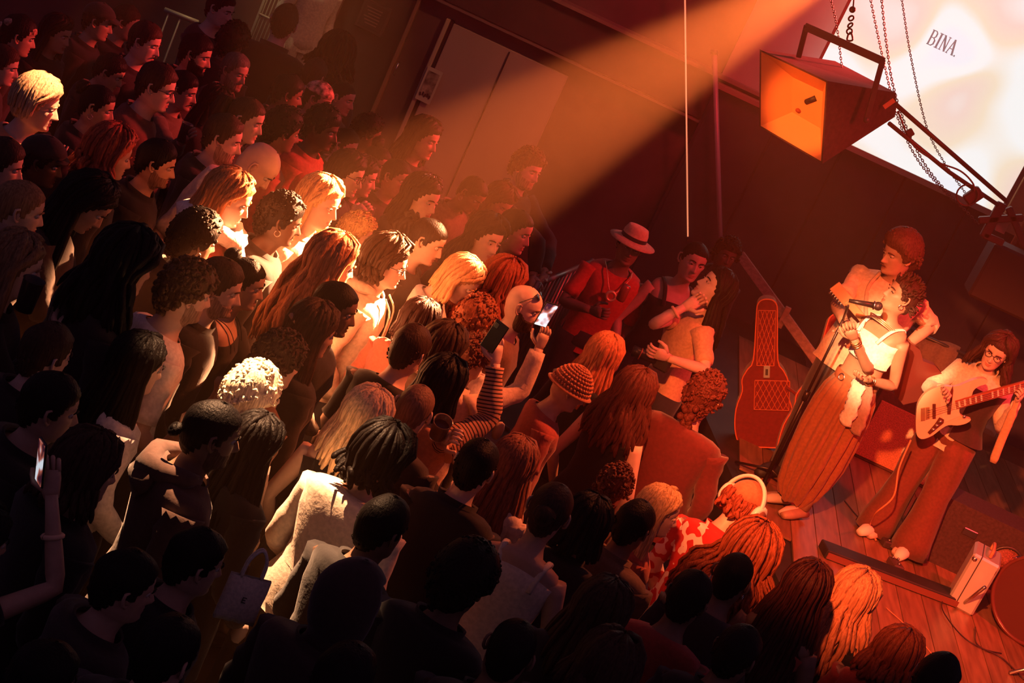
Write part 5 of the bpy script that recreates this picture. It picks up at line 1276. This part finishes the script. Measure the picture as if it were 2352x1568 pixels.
# ------------------------------------------------------------------ instruments and boxes on the stage
def gigbag(name, foot, top, label, col, width, quilt, y_off=0):
    p0 = at_z(*foot, .71); p1 = at_y(*top, p0[1] + y_off); d = p1 - p0; L = np.linalg.norm(d); R = frame(d, (0, -1, 0)); o = tag(empty(name, p0), label, 'guitar bag')
    k = L; W = width
    out = [(0.0, -.62), (0.02, -.85), (.12, -1), (.26, -.98), (.38, -.78), (.46, -.80), (.53, -.62), (.60, -.42), (.90, -.36), (.97, -.32), (1.0, -.15), (1.0, .15), (.97, .32), (.90, .36), (.60, .42), (.53, .62), (.46, .80), (.38, .78), (.26, .98), (.12, 1), (.02, .85), (0, .62)]
    pts = bez([(a * k, b_ * W, 0) for a, b_ in out + out[:1]], 3)[:-1]
    T = M4(np.stack([R[:, 0], R[:, 2], -R[:, 1]], 1), R[:, 1] * .10)
    m = cloth(col)
    MB().prism([tuple(q[:2]) for q in pts], .12, T).obj('bag_shell', m, o)
    tw = lambda a, v, h=.0: (T @ np.array([a * k, v * W, h, 1]))[:3]
    zc = np.stack([tw(a / k, v / W, -.004) for a, v in [tuple(q[:2]) for q in pts] + [tuple(pts[0][:2])]])
    MB().tube(zc, .006, 5).obj('piping', mat('piping_orange', (.6, .12, .05), .6), o, True)
    if quilt:
        th = mat('thread_orange', (.55, .12, .05), .6)
        def lattice(a0, a1, v0, v1, nd, skew, nm):
            b = MB()
            V = [tw(a0, v0, -.012), tw(a1, v0, -.012), tw(a1, v1, -.012), tw(a0, v1, -.012), tw(a0, v0, .005), tw(a1, v0, .005), tw(a1, v1, .005), tw(a0, v1, .005)]
            b.add(V, [(0, 1, 2, 3), (0, 4, 5, 1), (1, 5, 6, 2), (2, 6, 7, 3), (3, 7, 4, 0)]); po_ = b.obj(nm, m, o); l = MB()
            for i in range(-nd, nd * 2):
                for sg in (1, -1):
                    pp = []
                    for q in np.linspace(0, 1, 9):
                        v = (i / nd + sg * q * skew); 
                        if 0 <= v <= 1: pp.append(tw(a0 + (a1 - a0) * q, v0 + (v1 - v0) * v, -.014))
                    if len(pp) > 1: l.tube(pp, .0022, 4)
            for e0, e1 in (((a0, v0), (a1, v0)), ((a1, v0), (a1, v1)), ((a1, v1), (a0, v1)), ((a0, v1), (a0, v0))): l.tube([tw(*e0, -.013), tw(*e1, -.013)], .003, 4)
            tag(l.obj('quilting', th, po_), kind='stuff')
        lattice(.56, .93, -.30, .30, 4, 1.1, 'neck_pad'); lattice(.26, .46, -.35, .86, 6, .45, 'pocket')
        MB().box(tw(.52, .05, -.014), (.09, .006, .045), R=R, bev=.003).obj('badge', mat('badge_silver', (.55, .60, .55), .3, .5), o)
        MB().box(tw(.52, .05, -.018), (.045, .004, .018), R=R).obj('badge_mark', mat('badge_dark', (.05, .05, .05), .5), o)
        MB().tube(bez([tw(.18, .9, -.005), tw(.25, 1.25, -.06), tw(.36, 1.2, -.06), tw(.42, .75, -.005)], 5), .012, 6).obj('carry_handle', m, o, True)
    return o
gigbag('guitar_bag', (1752, 1016), (1762, 680), 'red quilted guitar bag with silver badge standing at the stage edge', (.15, .011, .013), .20, True)
gigbag('guitar_bag', (1836, 1085), (1925, 725), 'plain red guitar bag leaning behind the microphone stand', (.20, .014, .014), .20, False, .35)

# amplifier behind the singer and the bass player
a0 = at_z(1962, 1135, .70); am = tag(empty('bass_amplifier', (a0[0] + .28, a0[1] + .95, .70)), 'bass amplifier with orange-lit grille and glinting knob row', 'amplifier')
MB().box((.05, .12, .29), (.66, .36, .58), bev=.012).obj('cabinet', mat('amp_vinyl', (.10, .03, .025), .7, nscale=60, namt=.2, bump=.2), am)
MB().box((.05, -.065, .26), (.58, .02, .46), bev=.004).obj('grille_cloth', mat('grille_orange', (.55, .20, .09), .8, nscale=150, namt=.3), am)
MB().box((.05, .1, .70), (.64, .30, .22), bev=.012).obj('amp_head', M_BLACK, am)
fp = MB().box((.05, -.055, .68), (.60, .012, .10), bev=.003).obj('control_panel', mat('panel_dark', (.04, .02, .02), .4, .4), am)
for i in range(9): MB().tube([(-.2 + i * .062, -.06, .68), (-.2 + i * .062, -.085, .68)], .013, 10).obj('knob', M_STEEL, am, True)
# cloth-draped stand behind the bass player
c0 = at_z(2060, 1120, .70); c0 = np.array([c0[0], c0[1] + 1.6, .70]); ct = at_y(2160, 790, c0[1])
dr = tag(empty('draped_stand', (ct[0], c0[1], .70)), 'metal stand with a brown jacket draped over it behind the bass player', 'stand'); hz_ = ct[2] - .70
MB().tube([(-.32, 0, hz_), (.42, 0, hz_ + .01)], .018, 8).obj('crossbar', M_METAL, dr, True)
for xx in (-.28, .36): MB().tube([(xx, 0, 0), (xx, 0, hz_)], .016, 8).obj('upright', M_METAL, dr, True)
n = 60; u = np.linspace(-.30, .16, n); V = []; lv = [(-.05, .55), (-.045, .25), (-.03, .04), (0, -.03), (.03, .04), (.045, .4)]
for (yy, dz) in lv: V.append(np.stack([u, yy * (1 + .0 * u) + .018 * np.sin(u * 46 + yy * 3) * (1 if dz > .1 else .3), hz_ - dz + .02 * np.sin(u * 14)], 1))
b = MB(); F = [(i * n + j, i * n + j + 1, (i + 1) * n + j + 1, (i + 1) * n + j) for i in range(len(lv) - 1) for j in range(n - 1)]; b.add(np.concatenate(V), F); b.obj('jacket', cloth((.30, .16, .11)), dr, True)

# bass cabinet / monitor at the right
w0 = at_z(2170, 1320, .70); mo = tag(empty('stage_monitor', (w0[0] + .22, w0[1] + .42, .70)), 'large black wedge monitor with round grille behind the silver case', 'monitor')
MB().prism([(-.30, 0), (.30, 0), (.30, .18), (.02, .46), (-.30, .46)], .95, M4(np.array([[0, 0, 1], [1, 0, 0], [0, 1, 0]]), (-.45, .0, 0))).obj('cabinet', mat('monitor_black', (.06, .028, .028), .6, nscale=50, namt=.25, bump=.15), mo)
mn = np.array([0, .0, 0])
MB().torus((.12, -.31, .22), .11, .010, 26, 6, R=rotx(math.pi / 2)).obj('grille_ring', M_METAL, mo, True)
MB().lathe((.12, -.30, .22), [(.10, 0), (.05, .02), (.001, .03)], 20, R=rotx(math.pi / 2)).obj('grille', mat('mesh_grille', (.25, .06, .045), .6, nscale=180, namt=.7), mo, True)
MB().box((-.18, -.305, .30), (.10, .012, .05), bev=.004).obj('handle_plate', M_STEEL, mo)
MB().ball((.38, -.31, .40), .008, 8, 6).obj('power_light', mat('led_blue', (.2, .5, .8), .3, emit=(.4, .8, 1), estr=3), mo, True)
# low riser in front
r0 = at_z(1885, 1268, .70); r1 = at_z(2195, 1385, .70); ri = tag(empty('low_riser', (r0 + r1) / 2), 'long low black riser on the stage floor in front of the musicians', 'riser')
d = r1 - r0; R = frame(d, (-d[1], d[0], 0)); MB().box((0, 0, .03), (np.linalg.norm(d), .16, .06), R=R, bev=.006).obj('top', M_BLACK, ri)
MB().box(R[:, 1] * -.085 + (0, 0, .028), (np.linalg.norm(d) * .98, .01, .04), R=R).obj('front_edge', mat('riser_edge', (.22, .06, .04), .5), ri)
# pedals
for (px, py, col, lb) in ((2066, 1262, (.5, .2, .1), 'orange effects pedal beside the pale shoe of the bass player'), (2052, 1305, (.08, .04, .04), 'black effects pedal on the low riser'), (2030, 1250, (.05, .03, .03), 'dark pedal touching the shoe of the bass player')):
    p_ = at_z(px, py, .70); o = tag(empty('effects_pedal', p_, .3), lb, 'pedal', 'effects pedals on the stage floor')
    MB().box((0, 0, .025), (.075, .13, .05), bev=.008).obj('case', mat('pedal_%d' % int(col[0] * 100), col, .4), o)
    for xx in (-.02, .02): MB().tube([(xx, .035, .05), (xx, .035, .065)], .008, 8).obj('knob', M_STEEL, o, True)
    MB().tube([(0, -.035, .05), (0, -.035, .06)], .010, 8).obj('footswitch', M_STEEL, o, True)
# silver case
s0 = at_z(2168, 1378, .70); cs = tag(empty('silver_case', s0, -.2, 1.15), 'silver aluminium case standing beside the kick drum', 'case')
M_AL = mat('aluminium', (.72, .66, .60), .35, .5)
MB().box((.09, .10, .165), (.16, .26, .33), bev=.012).obj('shell', M_AL, cs)
MB().box((.06, .10, .165), (.006, .264, .334), bev=.002).obj('seam', M_METAL, cs)
for (yy, zz) in ((-.02, .03), (-.02, .30), (.22, .03), (.22, .30)): MB().ball((.03, yy, zz), .018, 8, 6).obj('corner_cap', M_STEEL, cs, True)
for xx in (.055, .15): MB().box((xx, -.024, .285), (.025, .01, .03), bev=.003).obj('latch', mat('latch_brown', (.25, .08, .05), .4, .5), cs)
MB().tube(bez([(.10, .02, .335), (.10, .03, .375), (.10, .17, .375), (.10, .18, .335)], 5), .010, 8).obj('handle', mat('handle_tan', (.5, .22, .1), .5), cs, True)
# kick drum
kc = at_z(2368, 1500, .70); kc = np.array([kc[0] - .10, kc[1] + .10, .70 + .29]); kd = tag(empty('kick_drum', (kc[0], kc[1], .70)), 'dark red kick drum cut by the right edge', 'drum')
dirn = np.array([-.55, -.80, -.05]); dirn /= np.linalg.norm(dirn); RK = np.stack([np.cross((0, 0, 1), dirn) / np.linalg.norm(np.cross((0, 0, 1), dirn)), np.cross(dirn, np.cross((0, 0, 1), dirn)) / np.linalg.norm(np.cross((0, 0, 1), dirn)), dirn], 1)
ctr = np.array([0, 0, .29])
MB().lathe(ctr, [(.275, -.40), (.28, -.39), (.28, 0), (.275, .005)], 40, R=RK).obj('shell', mat('drum_shell', (.22, .04, .03), .3), kd, True)
MB().lathe(ctr, [(.283, -.01), (.292, 0), (.292, .03), (.275, .034), (.268, .02)], 40, R=RK).obj('hoop', mat('drum_hoop', (.14, .03, .025), .3), kd, True)
MB().lathe(ctr, [(.27, .022), (.10, .024), (.001, .024)], 40, R=RK).obj('drum_head', mat('drum_head', (.10, .022, .022), .45), kd, True)
MB().torus(ctr + RK @ np.array([.08, -.02, .027]), .055, .008, 22, 6, R=RK).obj('port_ring', M_STEEL, kd, True)
MB().lathe(ctr + RK @ np.array([.08, -.02, .026]), [(.05, 0), (.001, .001)], 20, R=RK).obj('port_hole', M_BLACK, kd, True)
for k in range(8):
    a_ = k * math.pi / 4 + .2; MB().box(ctr + RK @ np.array([.292 * math.cos(a_), .292 * math.sin(a_), -.02]), (.02, .02, .07), R=RK @ rotz(a_), bev=.004).obj('lug', M_STEEL, kd)
l0 = at_z(2205, 1392, .71) - np.array([kc[0], kc[1], .70]); l1 = at_y(2262, 1348, kc[1] - .12) - np.array([kc[0], kc[1], .70])
MB().tube([l0, l1], .012, 8).obj('spur_leg', M_STEEL, kd, True)
l0 = at_z(2318, 1545, .71) - np.array([kc[0], kc[1], .70]); l1 = l0 + np.array([.30, .12, .18])
MB().tube([l0, l1], .012, 8).obj('spur_leg', M_STEEL, kd, True)
# cables
def cable(pts, label, col, r=.006):
    p = bez([np.array(at_z(px, py, .712)) if z is None else at_y(px, py, z) for px, py, z in pts], 8); o = p[0].copy()
    c = tag(MB().tube(p - o, r, 6).obj('cable', mat('cable_%d' % int(col[0] * 100), col, .5), None, True), label, 'cable'); c.location = o
cable([(2092, 1010, yb), (2065, 1075, yb - .05), (2052, 1140, yb - .1), (2010, 1180, yb - .05), (1998, 1215, None), (2012, 1240, None)], 'orange instrument cable looping from the bass guitar to the floor', (.7, .25, .1))
cable([(2170, 1365, None), (2165, 1400, None), (2210, 1460, None), (2260, 1490, None), (2300, 1500, None)], 'thin black cable curling from the silver case', (.04, .02, .02), .004)
cable([(2240, 1440, None), (2245, 1480, None), (2300, 1510, None), (2352, 1560, None)], 'thin dark cable along the front of the kick drum', (.05, .02, .02), .005)
cable([(1940, 1150, None), (1975, 1190, None), (2020, 1215, None), (2060, 1250, None)], 'black lead running from the amplifier to the pedals', (.03, .015, .015), .005)
cable([(2035, 1395, None), (2085, 1440, None), (2135, 1495, None), (2190, 1568, None)], 'pale tape-like lead across the front of the stage', (.5, .2, .1), .004)
# ------------------------------------------------------------------ things people hold
def person_idx(start): return next(i for i, q in enumerate(PEOPLE) if q[4].startswith(start))
def phone(px, py, y, R, label, lit=None, tall=.15):
    c = at_y(px, py, y); o = tag(empty('phone', c), label, 'phone')
    MB().box((0, 0, 0), (.075, .009, tall), R=R, bev=.003).obj('phone_case', mat('phone_black', (.012, .012, .014), .3), o)
    if lit is not None:
        MB().box(R @ np.array([0, -.006, 0]), (.068, .002, tall - .012), R=R).obj('phone_display', lit, o)
    else:
        MB().box(R @ np.array([-.018, -.006, tall * .5 - .025]), (.025, .004, .03), R=R, bev=.002).obj('lens_block', mat('phone_lens', (.03, .03, .035), .2), o)
def display_mat(name, strength):
    m = mat(name, (.02, .02, .02), .3); nt = m.node_tree; b = nt.nodes['Principled BSDF']; tc = nt.nodes.new('ShaderNodeTexCoord'); n1 = nt.nodes.new('ShaderNodeTexNoise'); n1.inputs['Scale'].default_value = 22; n1.inputs['Detail'].default_value = 1
    cr = nt.nodes.new('ShaderNodeValToRGB'); e = cr.color_ramp.elements; e[0].position = .35; e[0].color = (.05, .01, .02, 1); e[1].position = .62; e[1].color = (.85, .9, 1, 1); q = e.new(.48); q.color = (.5, .12, .08, 1)
    L = nt.links.new; L(tc.outputs['Object'], n1.inputs['Vector']); L(n1.outputs[0], cr.inputs[0]); L(cr.outputs[0], b.inputs['Emission Color']); b.inputs['Emission Strength'].default_value = strength; return m
i1 = person_idx('sleek dark-haired'); i2 = person_idx('person with tight curls'); i3 = person_idx('person off the left')
phone(1136, 772, POS[i1][1] + .08, roty(math.radians(8)) @ rotz(-.3), 'black phone raised in the striped sleeve hand')
phone(1254, 722, POS[i2][1] + .06, roty(math.radians(0)) @ rotz(.5) @ rotx(.2), 'lit phone held up by a hand with a pale wristband', display_mat('phone_picture', 1.4))
phone(96, 1062, POS[i3][1] + .12, roty(math.radians(-14)) @ rotz(-.95), 'glowing phone held up at the far left', display_mat('phone_picture_left', .7))
def wristband(idx, side, label_col, t=.16):
    root, H, arms, s, rz, loc = CROWD[idx]; W = arms[side][-1]; E = arms[side][4]; d = (E - W)
    c = W + d * t; u = np.cross(d, (1, .2, 0)); R = frame(u, np.cross(d, u))
    MB().torus(c, .034, .010, 18, 6, R=R).obj('wristband', mat('paper_band', label_col, .7), root, True)
wristband(i2, 1, (.7, .45, .3)); wristband(person_idx('long-haired woman in tan'), 1, (.8, .5, .35), .3); wristband(i3, 1, (.04, .02, .02), .45)
def cup(px, py, y, label, m, h=.12, r=.038, rot=None):
    c = at_y(px, py, y); o = tag(empty('drink_cup', c), label, 'cup'); R = rot if rot is not None else np.eye(3)
    MB().lathe((0, 0, 0), [(r * .8, -h / 2), (r * .82, -h / 2), (r, h / 2), (r * 1.06, h / 2 + .004), (r * .94, h / 2), (r * .76, -h / 2 + .006), (.001, -h / 2 + .005)], 20, R=R).obj('tumbler', m, o, True)
    MB().lathe((0, 0, 0), [(.001, h * .2), (r * .88, h * .2)], 20, R=R).obj('drink', mat('drink_dark', (.08, .03, .015), .2), o, True)
pl = mat('cup_plastic', (.35, .25, .2), .15, trans=.6); dkc = mat('cup_dark', (.03, .02, .02), .3)
c1 = person_idx('long-haired blond woman'); cup(66, 678, POS[c1][1] - .27, 'dark cup held by the blond woman at the left edge', dkc, .13, .042)
c2 = person_idx('man with thin moustache'); cup(424, 305, POS[c2][1] - .38, 'clear plastic cup held up beside the man in glasses', pl)
c3 = person_idx('woman with dark curls in a wide'); cup(1010, 985, POS[i1][1] - .24, 'clear cup rim below the striped sleeve', pl, .11, .044, rotx(.5))
c4 = person_idx('person in straw hat'); p_ = at_y(1432, 672, POS[c4][1] - .30); o = tag(empty('drink_can', p_), 'small drink can held by the person in straw hat', 'can')
MB().lathe((0, 0, 0), [(.001, -.06), (.026, -.06), (.032, -.05), (.032, .045), (.026, .058), (.001, .056)], 18).obj('can_body', mat('can_red', (.5, .12, .08), .3, .6), o, True)
MB().box((0, .006, .058), (.012, .02, .003)).obj('pull_tab', M_STEEL, o)
# camera at the hip of the long-haired woman
c5 = person_idx('long-haired woman in tan'); cc = at_y(1500, 824, POS[c5][1] - .42); cm = tag(empty('camera', cc, -.2), 'black camera with long lens held by the woman in tan tee', 'camera')
MB().box((.06, .02, 0), (.10, .07, .09), bev=.012).obj('camera_body', mat('camera_black', (.02, .018, .018), .4), cm)
MB().tube([(.02, .01, 0), (-.10, -.02, -.005), (-.13, -.028, -.006)], [.030, .033, .036], 16).obj('lens_barrel', mat('camera_black', (.02, .018, .018), .4), cm, True)
MB().torus((-.08, -.016, -.004), .034, .004, 18, 5, R=roty(math.pi / 2) @ rotx(-.2)).obj('focus_ring', mat('ring_red', (.4, .1, .06), .4), cm, True)

# step the camera woman stands on
lp = CROWD[c5][5]; sb = tag(empty('wooden_step', (lp[0], lp[1], 0)), 'low wooden step under the woman in tan tee', 'step')
MB().box((0, .05, .23), (.6, .5, .04), bev=.006).obj('tread', mat('bare_wood', (.36, .20, .14), .6), sb)
for xx in (-.27, .27): MB().box((xx, .05, .105), (.04, .46, .21)).obj('side_panel', mat('bare_wood', (.36, .20, .14), .6), sb)

# pale tote bag hanging in the crowd, catching the light
tp = at_y(556, 1375, POS[person_idx('person in a dark hood')][1] + .12); tb = tag(empty('tote_bag', tp, .4, .6), 'pale tote bag with a letter E between dark heads at the bottom', 'bag')
b = MB(); n = 9; V = []; F = []
for i in range(n):
    for j in range(n):
        u, v = i / (n - 1) - .5, j / (n - 1) - .5; bul = .03 * (1 - 4 * u * u) * (1 - 4 * v * v)
        V.append((u * .24, -.012 - bul + .006 * math.sin(u * 30 + v * 9), v * .30))
for i in range(n):
    for j in range(n):
        u, v = i / (n - 1) - .5, j / (n - 1) - .5; bul = .03 * (1 - 4 * u * u) * (1 - 4 * v * v)
        V.append((u * .24, .012 + bul, v * .30))
for i in range(n - 1):
    for j in range(n - 1):
        a = i * n + j; F += [(a, a + n, a + n + 1, a + 1), (n * n + a, n * n + a + 1, n * n + a + n + 1, n * n + a + n)]
for i in range(n - 1):
    F += [(i, i + 1, n * n + i + 1, n * n + i), ((n - 1) * n + i, n * n + (n - 1) * n + i, n * n + (n - 1) * n + i + 1, (n - 1) * n + i + 1), (i * n, n * n + i * n, n * n + (i + 1) * n, (i + 1) * n)]
b.add(np.array(V), F); b.obj('bag_cloth', cloth((.80, .70, .56)), tb, True)
for yy in (-.012, .012): MB().tube(bez([(-.06, yy, .14), (-.05, yy, .26), (0, yy, .33), (.05, yy, .26), (.06, yy, .14)], 5), .009, 6, flat=.4).obj('bag_handle', cloth((.80, .70, .56)), tb, True)
b = MB()
for (cx_, cz_, w_, h_) in ((-.018, 0, .007, .06), (0, .027, .036, .007), (-.003, 0, .03, .007), (0, -.027, .036, .007)): b.box((cx_ * .6, -.047, cz_ * .6 + .02), (w_ * .6, .004, h_ * .6))
b.obj('letter', mat('bag_ink', (.05, .03, .03), .8), tb)

# stair flight under the pale-shirted person
lp = CROWD[person_idx('pale-shirted')][5]; sf = tag(empty('stair_flight', (lp[0], lp[1], 0)), 'short dark stair flight under the pale-shirted person', 'stairs')
for k in range(3): MB().box((0, .12 - k * .26, (3 - k) * .166 / 2), (.9, .27, (3 - k) * .166), bev=.006).obj('step', mat('stair_dark', (.07, .05, .045), .7), sf)
# ------------------------------------------------------------------ stage haze filling the hall
HAZE = True
if HAZE:
    hz = MB().box((-.5, 9.1, 3.1), (15, 12.0, 6.1)).obj('stage_haze', None)
    m = bpy.data.materials.new('haze'); m.use_nodes = True; nt = m.node_tree; nt.nodes.remove(nt.nodes['Principled BSDF'])
    vs = nt.nodes.new('ShaderNodeVolumeScatter'); vs.inputs['Density'].default_value = .0085; vs.inputs['Anisotropy'].default_value = .25; vs.inputs['Color'].default_value = (1, .46, .21, 1)  # smoke is neutral; the orange of the light is put into its scatter colour
    nt.links.new(vs.outputs[0], nt.nodes['Material Output'].inputs['Volume'])
    hz.data.materials.clear(); hz.data.materials.append(m)
    tag(hz, 'thin stage haze filling the hall and showing the light beam', 'haze', kind='stuff')
